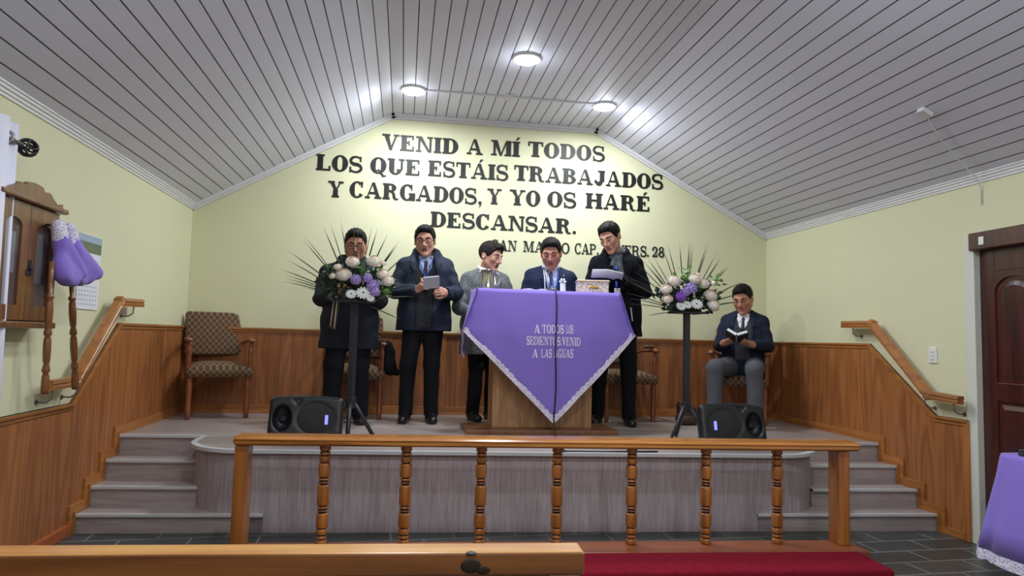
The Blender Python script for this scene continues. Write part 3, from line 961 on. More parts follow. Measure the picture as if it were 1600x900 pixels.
def glyph(c, T=.21, t=.075, s=.085):
    """(width, polygons) cap height 1"""
    h = T / 2
    def stem(x, y0=0, y1=1, e=.075, top=True, bot=True):
        r = [rc(x, y0, x + T, y1)]
        if bot: r.append(rc(x - e, y0, x + T + e, y0 + s))
        if top: r.append(rc(x - e, y1 - s, x + T + e, y1))
        return r
    acc = None
    if c in 'ÁÍÉ':
        acc = c; c = {'Á': 'A', 'Í': 'I', 'É': 'E'}[c]
    e = .075
    if c == 'I': W, P = T + 2 * e, stem(e)
    elif c == 'V':
        W = .98; P = [pg((.10, 1), (.36, 1), (.60, .0), (.44, 0)), pg((.44, 0), (.56, 0), (.88, 1), (.78, 1)), rc(0, 1 - s, .46, 1), rc(.66, 1 - s, W, 1)]
    elif c == 'A':
        W = 1.0; P = [pg((.08, 0), (.17, 0), (.50, 1), (.42, 1)), pg((.40, 1), (.58, 1), (.93, 0), (.70, 0)), rc(.22, .27, .70, .27 + t), rc(0, 0, .30, s), rc(.58, 0, W, s)]
    elif c == 'N':
        W = .98; P = [rc(.13, 0, .13 + t, 1), rc(.78, 0, .78 + t, 1), pg((.10, 1), (.34, 1), (.86, 0), (.72, 0)), rc(0, 0, .32, s), rc(0, 1 - s, .30, 1), rc(.65, 1 - s, W, 1)]
    elif c == 'M':
        W = 1.18; P = [rc(.13, 0, .13 + t, 1), rc(.88, 0, .88 + T * .95, 1), pg((.12, 1), (.36, 1), (.64, 0), (.52, 0)), pg((.52, 0), (.61, 0), (.96, 1), (.87, 1)), rc(0, 0, .33, s), rc(0, 1 - s, .3, 1), rc(.78, 0, W, s), rc(.90, 1 - s, W, 1)]
    elif c in 'EFL':
        W = .84 if c != 'L' else .82; P = stem(e)
        P = P + [rc(e, 0, .80, s), rc(.70, 0, .80, .30)] if c != 'F' else P
        if c != 'L':
            P = P + [rc(e, 1 - s, .78, 1), rc(.68, .72, .78, 1), rc(e + T, .47, .52, .47 + t), rc(.47, .36, .55, .65)]
    elif c == 'T':
        W = .88; P = stem(.44 - h, top=False, e=.09) + [rc(0, 1 - s, W, 1), rc(0, .70, .09, 1), rc(W - .09, .70, W, 1)]
    elif c == 'O': W = .90; P = ell_arc(.45, .5, .45, .52, 0, 360, h, .045, 36)
    elif c == 'Q': W = .90; P = ell_arc(.45, .5, .45, .52, 0, 360, h, .045, 36) + stroke([(.34, .16), (.46, .22), (.60, .06), (.74, -.16), (.90, -.12)], [.03, .05, .06, .06, .03])
    elif c == 'D': W = .92; P = stem(e) + ell_arc(.44, .5, .48, .5, -90, 90, h, .042, 20) + [rc(e, 0, .46, s), rc(e, 1 - s, .46, 1)]
    elif c == 'C': W = .86; P = ell_arc(.45, .5, .45, .52, 52, 318, h, .045, 28) + [rc(.68, .66, .78, 1.0)]
    elif c == 'G': W = .94; P = ell_arc(.45, .5, .45, .52, 52, 330, h, .045, 28) + [rc(.66, .66, .76, 1.0), rc(.64, .0, .64 + T, .44), rc(.54, .38, .94, .46)]
    elif c == 'U': W = .96; P = [rc(.09, .3, .09 + T, 1), rc(.74, .3, .74 + t, 1), rc(0, 1 - s, .40, 1), rc(.62, 1 - s, W, 1)] + ell_arc(.455, .34, .365, .36, 180, 360, h, .05, 16)
    elif c == 'J': W = .72; P = [rc(.38, .26, .38 + T, 1), rc(.26, 1 - s, W, 1)] + ell_arc(.33, .28, .26, .30, 190, 360, h, .05, 14) + [[Vector((.12 + .10 * math.cos(2 * PI * i / 12), .26 + .11 * math.sin(2 * PI * i / 12))) for i in range(12)]]
    elif c == 'Y': W = .98; P = [pg((.08, 1), (.34, 1), (.58, .45), (.42, .45)), pg((.46, .45), (.57, .45), (.88, 1), (.78, 1)), rc(.49 - h, 0, .49 + h, .48), rc(.26, 0, .72, s), rc(0, 1 - s, .42, 1), rc(.66, 1 - s, W, 1)]
    elif c == 'H': W = 1.06; P = stem(e) + stem(W - e - T) + [rc(e, .47, W - e, .47 + t)]
    elif c in 'BRP':
        W = .90; P = stem(e)
        top = ell_arc(.46, .735, .36, .265, -90, 90, h, .04, 14) + [rc(e, 1 - s, .48, 1), rc(e + T, .47, .48, .47 + t)]
        P = P + top
        if c == 'B': P = P + ell_arc(.47, .265, .40, .265, -90, 90, h, .04, 14) + [rc(e, 0, .5, s)]
        if c == 'R':
            W = .98; P = P + stroke([(.50, .50), (.62, .44), (.68, .30), (.70, .14), (.80, .03), (.96, .04)], [.05, .07, .09, .09, .06, .03])
    elif c == 'S':
        W = .76
        path = []; wd = []
        for i in range(33):
            q = i / 32
            if q < .5:
                a = R_(35 + (265 - 35) * q * 2); cx, cy, rx, ry = .38, .74, .29, .235
            else:
                a = R_(85 - (85 + 145) * (q - .5) * 2); cx, cy, rx, ry = .38, .265, .31, .24
            path.append((cx + rx * math.cos(a), cy + ry * math.sin(a)))
            wd.append(.05 + .055 * math.exp(-((q - .5) / .13) ** 2) + .03 * math.exp(-((q - .25) / .1) ** 2) + .03 * math.exp(-((q - .75) / .1) ** 2))
        P = stroke(path, wd) + [rc(.60, .68, .69, 1.0), rc(.04, .0, .13, .34)]
    elif c == '2': W = .66; P = ell_arc(.33, .70, .30, .30, 170, -40, h, .05, 16) + stroke([(.52, .52), (.36, .32), (.14, .09)], [.08, .06, .05]) + [rc(.06, 0, .62, .13), rc(.54, 0, .62, .28)] + [[Vector((.14 + .10 * math.cos(2 * PI * i / 12), .70 + .10 * math.sin(2 * PI * i / 12))) for i in range(12)]]
    elif c == '8': W = .68; P = ell_arc(.34, .745, .28, .255, 0, 360, h * .85, .045, 24) + ell_arc(.34, .265, .33, .275, 0, 360, h * .95, .045, 24)
    elif c == '1': W = .46; P = stem(.14, top=False) + [pg((.02, .78), (.02, .86), (.16, 1), (.16, .84))]
    elif c == '.': W = .26; P = [[Vector((.13 + .11 * math.cos(2 * PI * i / 14), .10 + .11 * math.sin(2 * PI * i / 14))) for i in range(14)]]
    elif c == ':': W = .26; P = [[Vector((.13 + .10 * math.cos(2 * PI * i / 14), y + .10 * math.sin(2 * PI * i / 14))) for i in range(14)] for y in (.12, .58)]
    elif c == ',': W = .30; P = [[Vector((.15 + .11 * math.cos(2 * PI * i / 14), .10 + .11 * math.sin(2 * PI * i / 14))) for i in range(14)], pg((.26, .10), (.20, -.10), (.06, -.22), (.10, -.16), (.16, .02))]
    else: W, P = .4, []
    if acc:
        cx = W / 2
        P = P + [pg((cx - .02, 1.07), (cx + .07, 1.07), (cx + .24, 1.27), (cx + .06, 1.27))]
    return W, P
def layout(word, gap=.07, **k):
    x = 0; res = []
    for c in word:
        W, P = glyph(c, **k)
        res.append((c, x, P)); x += W + gap
    return x - gap, res
LINES = [
    ('top line', 'VENID A MÍ TODOS', [(345, 668), (705, 772), (808, 930), (965, 1290)], (3.168, 3.212), .158),
    ('second line', 'LOS QUE ESTÁIS TRABAJADOS', [(65, 262), (295, 507), (540, 880), (905, 1537)], (2.928, 2.956), .158),
    ('third line', 'Y CARGADOS, Y YO OS HARÉ', [(115, 180), (207, 770), (790, 850), (885, 1015), (1045, 1167), (1207, 1480)], (2.672, 2.712), .158),
    ('fourth line', 'DESCANSAR.', [(550, 1168)], (2.425, 2.437), .152),
    ('fifth, small line', 'SAN MATEO CAP. 11 VERS. 28', [(808, 914), (942, 1138), (1160, 1262), (1285, 1312), (1335, 1475), (1487, 1540)], (2.200, 2.212), .108)]
def wall_x(u, k=1): return (-1.0558, -1.0429, -1.0313, -1.0194, -1.0077)[k] + (.0021945, .0021886, .0021849, .0021794, .0021754)[k] * u + 1.285e-7 * u * u
for li, (ln, text, spans, (za, zb), ch) in enumerate(LINES):
    for wi, (word, (u0, u1)) in enumerate(zip(text.split(' '), spans)):
        xa, xb = wall_x(u0, li), wall_x(u1, li)
        zc = za + (zb - za) * ((u0 + u1) / 2 - spans[0][0]) / max(1, spans[-1][1] - spans[0][0])
        small = ln.startswith('fifth')
        Wd, gl = layout(word, .06, T=.30 if not small else .18, t=.13 if not small else .08, s=.115 if not small else .095)
        sx = (xb - xa) / Wd
        same = text.split(' ')
        label = 'black lettering %s in the %s of the wall text' % (('of the word ' + word.strip('.,')) if word.strip('.,').isalpha() and len(word) > 1 else ('of the single letter ' + word if word.isalpha() else 'of the number ' + word), ln)
        if ln == 'third line' and word == 'Y':
            label = 'single black letter Y %s in the third line of the wall text' % ('at the start' if wi == 0 else 'before YO')
        t = thing('wall_lettering', label, 'lettering', (xa, YB - .001, zc - ch / 2), 0, 'black words on the back wall')
        for c, x, P in gl:
            bm = bmesh.new()
            for pi, poly in enumerate(P):
                add_prism(bm, [(p.x * sx, p.y * ch) for p in poly], -.005 - .00006 * pi, 0, lambda u, v, d, x=x: (x * sx + u, d, v))
            obj('letter' if c.isalpha() else ('numeral' if c.isdigit() else 'punctuation_mark'), bm, 'black_letter', t)
# lettering on the cloth
for word, xa, xb, zc in (('A', 1.012, 1.059, 1.353), ('TODOS', 1.076, 1.252, 1.356), ('LOS', 1.272, 1.327, 1.358), ('SEDIENTOS:VENID', .952, 1.386, 1.261),
                         ('A', 1.0, 1.047, 1.162), ('LAS', 1.072, 1.154, 1.164), ('AGUAS', 1.172, 1.33, 1.166)):
    Wd, gl = layout(word, .10, T=.17, t=.07, s=.06)
    sx = (xb - xa) / Wd; ch = .066
    bm = bmesh.new()
    for c, x, P in gl:
        for poly in P:
            A_ = []; B_ = []
            for p in poly:
                X = xa + (x + p.x) * sx; Z = zc - ch / 2 + p.y * ch
                yy = dshape(X, Z)
                A_.append(bm.verts.new((X, yy - .0045, Z))); B_.append(bm.verts.new((X, yy + .001, Z)))
            bm.faces.new(A_)
            n = len(A_)
            for i in range(n):
                bm.faces.new((A_[i], B_[i], B_[(i + 1) % n], A_[(i + 1) % n]))
    obj('lettering', bm, 'white_thread', cloth)

# ---------------------------------------------------------------- things on the lectern
TZ = LZ + .002
t = thing('metal_jug', 'polished metal jug with handle on the left of the lectern top', 'jug', (.668, 5.56, TZ))
bm = bmesh.new(); add_lathe(bm, [(.05, 0), (.056, .004), (.058, .012), (.054, .03), (.052, .10), (.055, .14), (.060, .158), (.062, .165), (.058, .165), (.05, .14), (.047, .03)], 28); obj('body', bm, 'silver', t, True)
bm = bmesh.new(); add_tube(bm, [(.052, 0, .135), (.075, 0, .145), (.098, 0, .125), (.10, 0, .085), (.085, 0, .05), (.055, 0, .035)], .007, 8); obj('handle', bm, 'silver', t)
bm = bmesh.new(); add_tube(bm, [(-.052, 0, .02), (-.066, 0, .05), (-.068, 0, .10), (-.078, 0, .142), (-.055, 0, .150)], [.006, .007, .007, .009, .012], 8); obj('spout', bm, 'silver', t)
t = thing('offering_box', 'white box with gold ornament and rim on the right of the lectern top', 'box', (1.545, 5.53, TZ), R_(-9))
bm = bmesh.new(); add_box(bm, (-.13, -.08, 0), (.13, .08, .094), .006); obj('body', bm, 'damask', t)
bm = bmesh.new(); add_box(bm, (-.136, -.086, .090), (.136, .086, .108), .006); obj('lid', bm, 'whiteplastic', t)
bm = bmesh.new(); add_box(bm, (-.139, -.089, .094), (.139, .089, .101), .002); obj('gold_rim', bm, 'gold', t)
bm = bmesh.new()
for i in range(7):
    add_sphere(bm, (-.03 + i * .012, -.083, .042 + .006 * (i % 2)), (.008, .006, .009))
obj('ornament', bm, 'gold', t)
t = thing('open_booklet', 'white open booklet lying on the lectern top beside the microphone', 'booklet', (1.04, 5.50, TZ), R_(3))
bm = bmesh.new(); add_prism(bm, [(-.1, 0), (-.098, .012), (-.05, .018), (-.004, .008), (0, .004), (.004, .008), (.05, .018), (.098, .012), (.1, 0)], -.075, .075, lambda u, v, d: (u, d, v)); obj('pages', bm, 'paper', t)
t = thing('microphone', 'black gooseneck microphone with round base on the lectern top', 'microphone', (1.19, 5.50, TZ))
bm = bmesh.new(); add_lathe(bm, [(.065, 0), (.065, .012), (.05, .024), (.015, .032), (.011, .05)], 24); obj('base', bm, 'blackplastic', t)
bm = bmesh.new(); add_tube(bm, [(0, 0, .04), (-.004, .0, .08), (-.012, .005, .12), (-.022, .02, .155), (-.024, .035, .17)], .0055, 8); obj('gooseneck', bm, 'blackplastic', t)
bm = bmesh.new(); add_tube(bm, [(-.024, .035, .17), (-.023, .05, .18), (-.02, .075, .192)], [.009, .012, .010], 10); obj('capsule', bm, 'grille', t)
bm = bmesh.new()
pts = [(1.19, 5.45, TZ + .008), (1.188, 5.37, TZ + .008), (1.188, LYF - .024, LZ + .004)]
for z in (1.6, 1.5, 1.4, 1.3, 1.2, 1.1, 1.0, .9, .8, .72, .66):
    x = 1.188 + .006 * math.sin(z * 9)
    pts.append((x, dshape(x, z) - .012, z))
pts += [(1.19, 5.28, .60), (1.19, 5.25, .535), (1.18, 5.10, ZP + .006), (1.12, 4.75, ZP + .006), (1.10, 4.52, ZP + .008), (1.05, 4.505, ZP + .008), (1.03, 4.53, ZP + .006), (1.12, 4.54, ZP + .006), (1.24, 4.53, ZP + .006), (1.40, 4.52, ZP + .006), (1.75, 4.53, ZP + .006)]
add_tube(bm, pts, .0055, 6); tag(obj('microphone_cable', bm, 'cable'), 'thin black cable hanging down the purple cloth to the stage edge', 'cable')

# ---------------------------------------------------------------- armchairs
def make_chair(label, loc, rz):
    t = thing('armchair', label, 'armchair', loc, rz, 'lattice-covered armchairs along the back of the stage')
    # seat: domed cushion wrapped over the frame
    bm = bmesh.new(); n = 12
    top = {}
    for i in range(n + 1):
        for j in range(n + 1):
            u = i / n * 2 - 1; v = j / n * 2 - 1
            wx = .265 - .03 * (v + 1) / 2
            k_ = (1 - u ** 4) * (1 - v ** 4)
            top[i, j] = bm.verts.new((u * wx, -.26 + (v + 1) / 2 * .50, .43 + .055 * k_))
    bot = {}
    for i in range(n + 1):
        for j in range(n + 1):
            if i in (0, n) or j in (0, n):
                p = top[i, j].co; bot[i, j] = bm.verts.new((p.x * .985, p.y * .985, .355))
    for i in range(n):
        for j in range(n):
            bm.faces.new((top[i, j], top[i + 1, j], top[i + 1, j + 1], top[i, j + 1]))
    ringk = [(i, 0) for i in range(n)] + [(n, j) for j in range(n)] + [(i, n) for i in range(n, 0, -1)] + [(0, j) for j in range(n, 0, -1)]
    for a, b in zip(ringk, ringk[1:] + ringk[:1]):
        bm.faces.new((top[a], bot[a], bot[b], top[b]))
    bm.faces.new([bot[k_] for k_ in ringk])
    obj('seat', bm, 'uphol', t, True)
    # back rest
    bm = bmesh.new(); add_box(bm, (-.262, -.03, 0), (.262, .035, .40), .028, None, 0, 3)
    for v in bm.verts:
        v.co.y += -.012 * (1 - (v.co.x / .262) ** 2) * (1 if v.co.y < 0 else 0)
    Tb = Matrix.Translation((0, .245, .525)) @ Matrix.Rotation(R_(-5), 4, 'X')
    for v in bm.verts:
        v.co = Tb @ v.co
    obj('backrest', bm, 'uphol', t, True)
    tl = [(.020, 0), (.022, .05), (.027, .09), (.022, .10), (.026, .115), (.021, .125), (.026, .14), (.021, .15), (.026, .165), (.021, .175), (.026, .19), (.022, .20), (.025, .22), (.027, .30), (.022, .315), (.026, .33), (.022, .345), (.026, .36), (.026, .37)]
    for sx in (-1, 1):
        bm = bmesh.new(); add_lathe(bm, tl, 14, Matrix.Translation((sx * .232, -.225, 0))); obj('leg', bm, 'chairwood', t)
        bm = bmesh.new(); add_tube(bm, [(sx * .20, .31, 0), (sx * .205, .26, .2), (sx * .21, .235, .40), (sx * .225, .262, .60), (sx * .22, .29, .72)], [.020, .022, .024, .022, .018], 4, up=(1, 1, 0)); obj('leg', bm, 'chairwood', t)
        bm = bmesh.new(); add_lathe(bm, [(.024, .36), (.024, .44), (.02, .46), (.025, .475), (.02, .49), (.025, .505), (.02, .52), (.024, .56), (.026, .60), (.02, .615), (.025, .63), (.022, .66)], 14, Matrix.Translation((sx * .247, -.215, 0))); obj('arm_post', bm, 'chairwood', t)
        bm = bmesh.new(); add_tube(bm, [(sx * .245, -.275, .655), (sx * .252, -.25, .672), (sx * .255, -.15, .682), (sx * .248, .0, .672), (sx * .238, .15, .648), (sx * .232, .27, .63)], [.018, .030, .032, .026, .022, .020], 8, up=(1, 0, 0), flat=1.0)
        for v in bm.verts:
            v.co.z = .665 + (v.co.z - .665) * .6
        obj('armrest', bm, 'chairwood', t)
    bm = bmesh.new(); add_box(bm, (-.21, .235, .36), (.21, .262, .42), .004); obj('back_rail', bm, 'chairwood', t)
    return t
make_chair('brown lattice armchair standing empty in the left corner of the stage', (-1.63, 6.43, ZP), R_(20))
make_chair('brown lattice armchair behind the man at the left flower stand', (-.44, 6.45, ZP), R_(4))
make_chair('brown lattice armchair behind the man in the black coat, lectern on its left', (2.105, 6.42, ZP), R_(3))
make_chair('brown lattice armchair under the seated man on the right', (3.27, 6.28, ZP), R_(-32))

# ---------------------------------------------------------------- people: smooth signed-distance bodies turned into one mesh each
class Grid:
    def __init__(s, lo, hi, h):
        s.lo = np.array(lo, np.float32); s.h = h
        s.n = np.ceil((np.array(hi) - s.lo) / h).astype(int) + 1
        s.D = np.full(s.n, .2, np.float32)
        s.ax = [s.lo[i] + h * np.arange(s.n[i], dtype=np.float32) for i in range(3)]
    def like(s):
        g = Grid.__new__(Grid); g.lo, g.h, g.n, g.ax = s.lo, s.h, s.n, s.ax; g.D = np.full(s.n, .2, np.float32)
        return g
    def sl(s, lo, hi):
        r = []
        for i in range(3):
            a = int(np.floor((lo[i] - s.lo[i]) / s.h)); b = int(np.ceil((hi[i] - s.lo[i]) / s.h)) + 1
            r.append(slice(max(0, a), max(0, min(s.n[i], b))))
        return tuple(r)
    def put(s, fn, lo, hi, k=.01, op='u'):
        pad = k + 2.5 * s.h
        S_ = s.sl(np.array(lo) - pad, np.array(hi) + pad)
        X = s.ax[0][S_[0]][:, None, None]; Y = s.ax[1][S_[1]][None, :, None]; Z = s.ax[2][S_[2]][None, None, :]
        if X.size == 0 or Y.size == 0 or Z.size == 0:
            return
        d = fn(X, Y, Z); c = s.D[S_]
        if op == 'u':
            q = np.maximum(k - np.abs(c - d), 0); s.D[S_] = np.minimum(c, d) - q * q / (4 * k)
        elif op == 's':
            d = -d; q = np.maximum(k - np.abs(c - d), 0); s.D[S_] = np.maximum(c, d) + q * q / (4 * k)
    def cone(s, a, b, ra, rb=None, k=.015, op='u', flat=None):
        rb = ra if rb is None else rb
        a = np.array(a, np.float32); b = np.array(b, np.float32); ab = b - a; L2 = max(1e-9, float(ab @ ab))
        def fn(X, Y, Z):
            t = np.clip(((X - a[0]) * ab[0] + (Y - a[1]) * ab[1] + (Z - a[2]) * ab[2]) / L2, 0, 1)
            return np.sqrt((X - a[0] - ab[0] * t) ** 2 + (Y - a[1] - ab[1] * t) ** 2 + (Z - a[2] - ab[2] * t) ** 2) - (ra + (rb - ra) * t)
        m = max(ra, rb)
        s.put(fn, np.minimum(a, b) - m, np.maximum(a, b) + m, k, op)
    def ell(s, c, r, k=.015, op='u'):
        c = np.array(c, np.float32)
        def fn(X, Y, Z):
            p = [(X - c[0]) / r[0], (Y - c[1]) / r[1], (Z - c[2]) / r[2]]
            k0 = np.sqrt(p[0] ** 2 + p[1] ** 2 + p[2] ** 2); k1 = np.sqrt((p[0] / r[0]) ** 2 + (p[1] / r[1]) ** 2 + (p[2] / r[2]) ** 2)
            return k0 * (k0 - 1) / np.maximum(k1, 1e-6)
        s.put(fn, c - np.array(r), c + np.array(r), k, op)
    def cut(s, p, n, reg=None, k=.004):
        """remove the side the normal points to (only inside reg = (centre, radius))"""
        n = np.array(n, np.float32); n = n / np.linalg.norm(n); p = np.array(p, np.float32)
        lo, hi = (s.lo, s.lo + s.h * s.n) if reg is None else (np.array(reg[0]) - reg[1], np.array(reg[0]) + reg[1])
        S_ = s.sl(lo, hi)
        X = s.ax[0][S_[0]][:, None, None]; Y = s.ax[1][S_[1]][None, :, None]; Z = s.ax[2][S_[2]][None, None, :]
        d = (X - p[0]) * n[0] + (Y - p[1]) * n[1] + (Z - p[2]) * n[2]
        if reg is not None:
            rr = np.sqrt((X - reg[0][0]) ** 2 + (Y - reg[0][1]) ** 2 + (Z - reg[0][2]) ** 2) - reg[1] * .98
            d = np.where(rr > -.001, -1, np.minimum(d, -rr))
        c = s.D[S_]; q = np.maximum(k - np.abs(c - d), 0); s.D[S_] = np.maximum(c, d) + q * q / (4 * k)
    def ripple(s, amp, f=1.0, seed=0.0):
        X = s.ax[0][:, None, None] * f + seed; Y = s.ax[1][None, :, None] * f + seed * 1.7; Z = s.ax[2][None, None, :] * f
        near = np.abs(s.D) < .05
        w_ = np.sin(19 * X + 7 * Z + 3 * np.sin(11 * Z + 5 * Y)) * np.sin(13 * Z - 9 * X + 4 * Y) + .6 * np.sin(31 * Z + 17 * Y + 11 * X)
        s.D += np.where(near, amp * w_, 0).astype(np.float32)
    def front(s):
        """y of the first surface met when looking along +y"""
        neg = s.D < 0
        hit = neg.any(1); j = neg.argmax(1)
        j0 = np.maximum(j - 1, 0)
        I, K = np.indices(j.shape)
        a = s.D[I, j0, K]; b = s.D[I, j, K]
        t = np.where(j > 0, a / np.where(np.abs(a - b) < 1e-9, 1, a - b), 0)
        y = s.lo[1] + (j0 + np.clip(t, 0, 1)) * s.h
        return np.where(hit, y, 9.0).astype(np.float32)
    def mesh(s):
        D = s.D.copy()
        D[0] = D[-1] = .1; D[:, 0] = D[:, -1] = .1; D[:, :, 0] = D[:, :, -1] = .1
        sg = D < 0
        cnt = np.zeros(np.array(sg.shape) - 1, np.int8)
        offs = [(i, j, k) for i in (0, 1) for j in (0, 1) for k in (0, 1)]
        nx, ny, nz = cnt.shape
        for o in offs:
            cnt += sg[o[0]:o[0] + nx, o[1]:o[1] + ny, o[2]:o[2] + nz]
        cells = np.argwhere((cnt > 0) & (cnt < 8))
        ids = np.full(cnt.shape, -1, np.int32)
        ids[cells[:, 0], cells[:, 1], cells[:, 2]] = np.arange(len(cells))
        val = {o: D[cells[:, 0] + o[0], cells[:, 1] + o[1], cells[:, 2] + o[2]] for o in offs}
        acc = np.zeros((len(cells), 3), np.float32); num = np.zeros(len(cells), np.float32)
        for a in offs:
            for ax in range(3):
                if a[ax] == 1:
                    continue
                b = list(a); b[ax] = 1; b = tuple(b)
                va, vb = val[a], val[b]
                m = (va < 0) != (vb < 0)
                t = np.where(m, va / np.where(m, va - vb, 1), 0)
                P = np.array(a, np.float32)[None] + t[:, None] * np.eye(3, dtype=np.float32)[ax][None]
                acc[m] += P[m]; num[m] += 1
        V = s.lo[None] + (cells + acc / num[:, None]) * s.h
        F = []
        for ax in range(3):
            b, c = (ax + 1) % 3, (ax + 2) % 3
            sh = [slice(None)] * 3; s2 = [slice(None)] * 3
            sh[ax] = slice(0, -1); s2[ax] = slice(1, None)
            A = sg[tuple(sh)]; B = sg[tuple(s2)]
            E = np.argwhere(A != B)
            E = E[(E[:, b] > 0) & (E[:, c] > 0)]
            eb = np.eye(3, dtype=int)[b]; ec = np.eye(3, dtype=int)[c]
            q = [ids[tuple((E - x).T)] for x in (eb + ec, ec, 0 * eb, eb)]
            q = np.stack(q, 1)
            fl = A[E[:, 0], E[:, 1], E[:, 2]]
            q[~fl] = q[~fl][:, ::-1]
            F.append(q)
        F = np.concatenate(F)
        F = F[(F >= 0).all(1)]
        return V, F

HS = 1.13     # head scale
def head_mat(c, yaw, pitch, roll):
    return Matrix.Translation(c) @ Matrix.Rotation(R_(yaw), 4, 'Z') @ Matrix.Rotation(R_(pitch), 4, 'X') @ Matrix.Rotation(R_(roll), 4, 'Y')

def head_parts(G, T, mouth=.0, fat=1.0):
    """build the head in its own grid, then resample into the body grid"""
    H = Grid((-.12, -.15, -.17), (.12, .13, .15), .0035)
    H.ell((0, .018, .035), (.074, .094, .080), .01)
    H.ell((0, -.020, -.022), (.061 * fat, .070, .082), .03)
    for s in (-1, 1):
        H.cone((s * .050 * fat, .0, -.052), (s * .012, -.062, -.100), .018 * fat, .016, .03)
        H.ell((s * .040 * fat, -.058, -.018), (.022, .022, .024), .02)
        H.cone((s * .012, -.083, .024), (s * .044, -.070, .024), .010, .009, .012)
        H.ell((s * .032, -.098, .004), (.017, .018, .011), .012, 's')
        H.ell((s * .032, -.072, .004), (.014, .013, .011), .004)
        H.cone((s * .011, -.096, -.036), (s * .013, -.088, -.036), .008, .008, .008)
        H.ell((s * .076, .014, -.006), (.011, .022, .033), .006)
        H.ell((s * .085, .008, -.004), (.006, .012, .02), .006, 's')
    H.cone((0, -.084, .016), (0, -.110, -.028), .008, .011, .012)
    H.ell((0, -.076, -.104), (.018, .014, .014), .02)
    H.cone((-.020, -.082, -.058), (.020, -.082, -.058), .0055, None, .01)
    H.cone((0, -.088, -.057), (0, -.088, -.057), .0065, None, .01)
    H.cone((-.015, -.083, -.072), (.015, -.083, -.072), .0065, None, .01)
    H.ell((0, -.094, -.065), (.019, .012, .002 + .008 * mouth), .003, 's')
    inv = np.array((T @ Matrix.Scale(HS, 4)).inverted())
    c = np.array(T.translation)
    def fn(X, Y, Z):
        P = [inv[i, 0] * X + inv[i, 1] * Y + inv[i, 2] * Z + inv[i, 3] for i in range(3)]
        return trilin(H, *P) * HS
    G.put(fn, c - .2, c + .2, .02)
def trilin(H, X, Y, Z):
    X, Y, Z = np.broadcast_arrays(X, Y, Z)
    out = np.zeros(X.shape, np.float32); f = []
    i0 = []
    outside = np.zeros(X.shape, bool)
    for a, q in enumerate((X, Y, Z)):
        g = (q - H.lo[a]) / H.h
        outside |= (g < 0) | (g > H.n[a] - 1)
        g = np.clip(g, 0, H.n[a] - 1.001); i = g.astype(np.int32); i0.append(i); f.append(g - i)
    for o in ((0, 0, 0), (0, 0, 1), (0, 1, 0), (0, 1, 1), (1, 0, 0), (1, 0, 1), (1, 1, 0), (1, 1, 1)):
        wt = 1
        for a in range(3):
            wt = wt * (f[a] if o[a] else 1 - f[a])
        out += wt * H.D[i0[0] + o[0], i0[1] + o[1], i0[2] + o[2]]
    return np.where(outside, .15, out)

def hand(G, W, d, n, th, curl=55, grow=0.0, spread=1.0, thumb=.5):
    """W wrist, d towards the knuckles, n palm side, th = +1/-1 thumb side along d x n"""
    W = Vector(W); d = Vector(d).normalized(); n = Vector(n); n = (n - d * n.dot(d)).normalized(); s = d.cross(n) * th
    k = .010
    offs = (.030, .010, -.010, -.029); lens = ((.043, .027, .022), (.047, .030, .023), (.043, .028, .022), (.034, .021, .020)); rad = (.0088, .0092, .0088, .0078)
    G.cone(W - d * .03, W + d * .02, .025 + grow, .027 + grow, .02)
    for o, ln, r in zip(offs, lens, rad):
        K = W + d * (.088 - abs(o - .008) * .25) + s * o
        G.cone(W + d * .015 + s * o * .6, K, .0145 + grow, .0115 + grow, .016)
        p = K; ang = 0; dd = (d + s * o * 2.0 * spread).normalized()
        for i, l in enumerate(ln):
            ang += R_(curl) * (.55, .75, .5)[i]
            v = dd * math.cos(ang) + n * math.sin(ang)
            q = p + v * l
            G.cone(p, q, r + grow - .0004 * i, r + grow - .0004 * (i + 1), .004)
            p = q
    b = W + d * .025 + s * .024 + n * .006
    m = b + (d * .62 + s * .62 + n * .35).normalized() * .036
    e = m + (d * .80 + s * .1 + n * thumb).normalized() * .030
    f = e + (d * .85 - s * .1 + n * thumb).normalized() * .024
    G.cone(W + d * .01 + s * .012, b, .016 + grow, .014 + grow, .014); G.cone(b, m, .014 + grow, .0108 + grow, .01); G.cone(m, e, .0105 + grow, .0098 + grow, .004); G.cone(e, f, .0098 + grow, .0082 + grow, .004)

def xform(T, V):
    A = np.array(T); return V @ A[:3, :3].T + A[:3, 3]

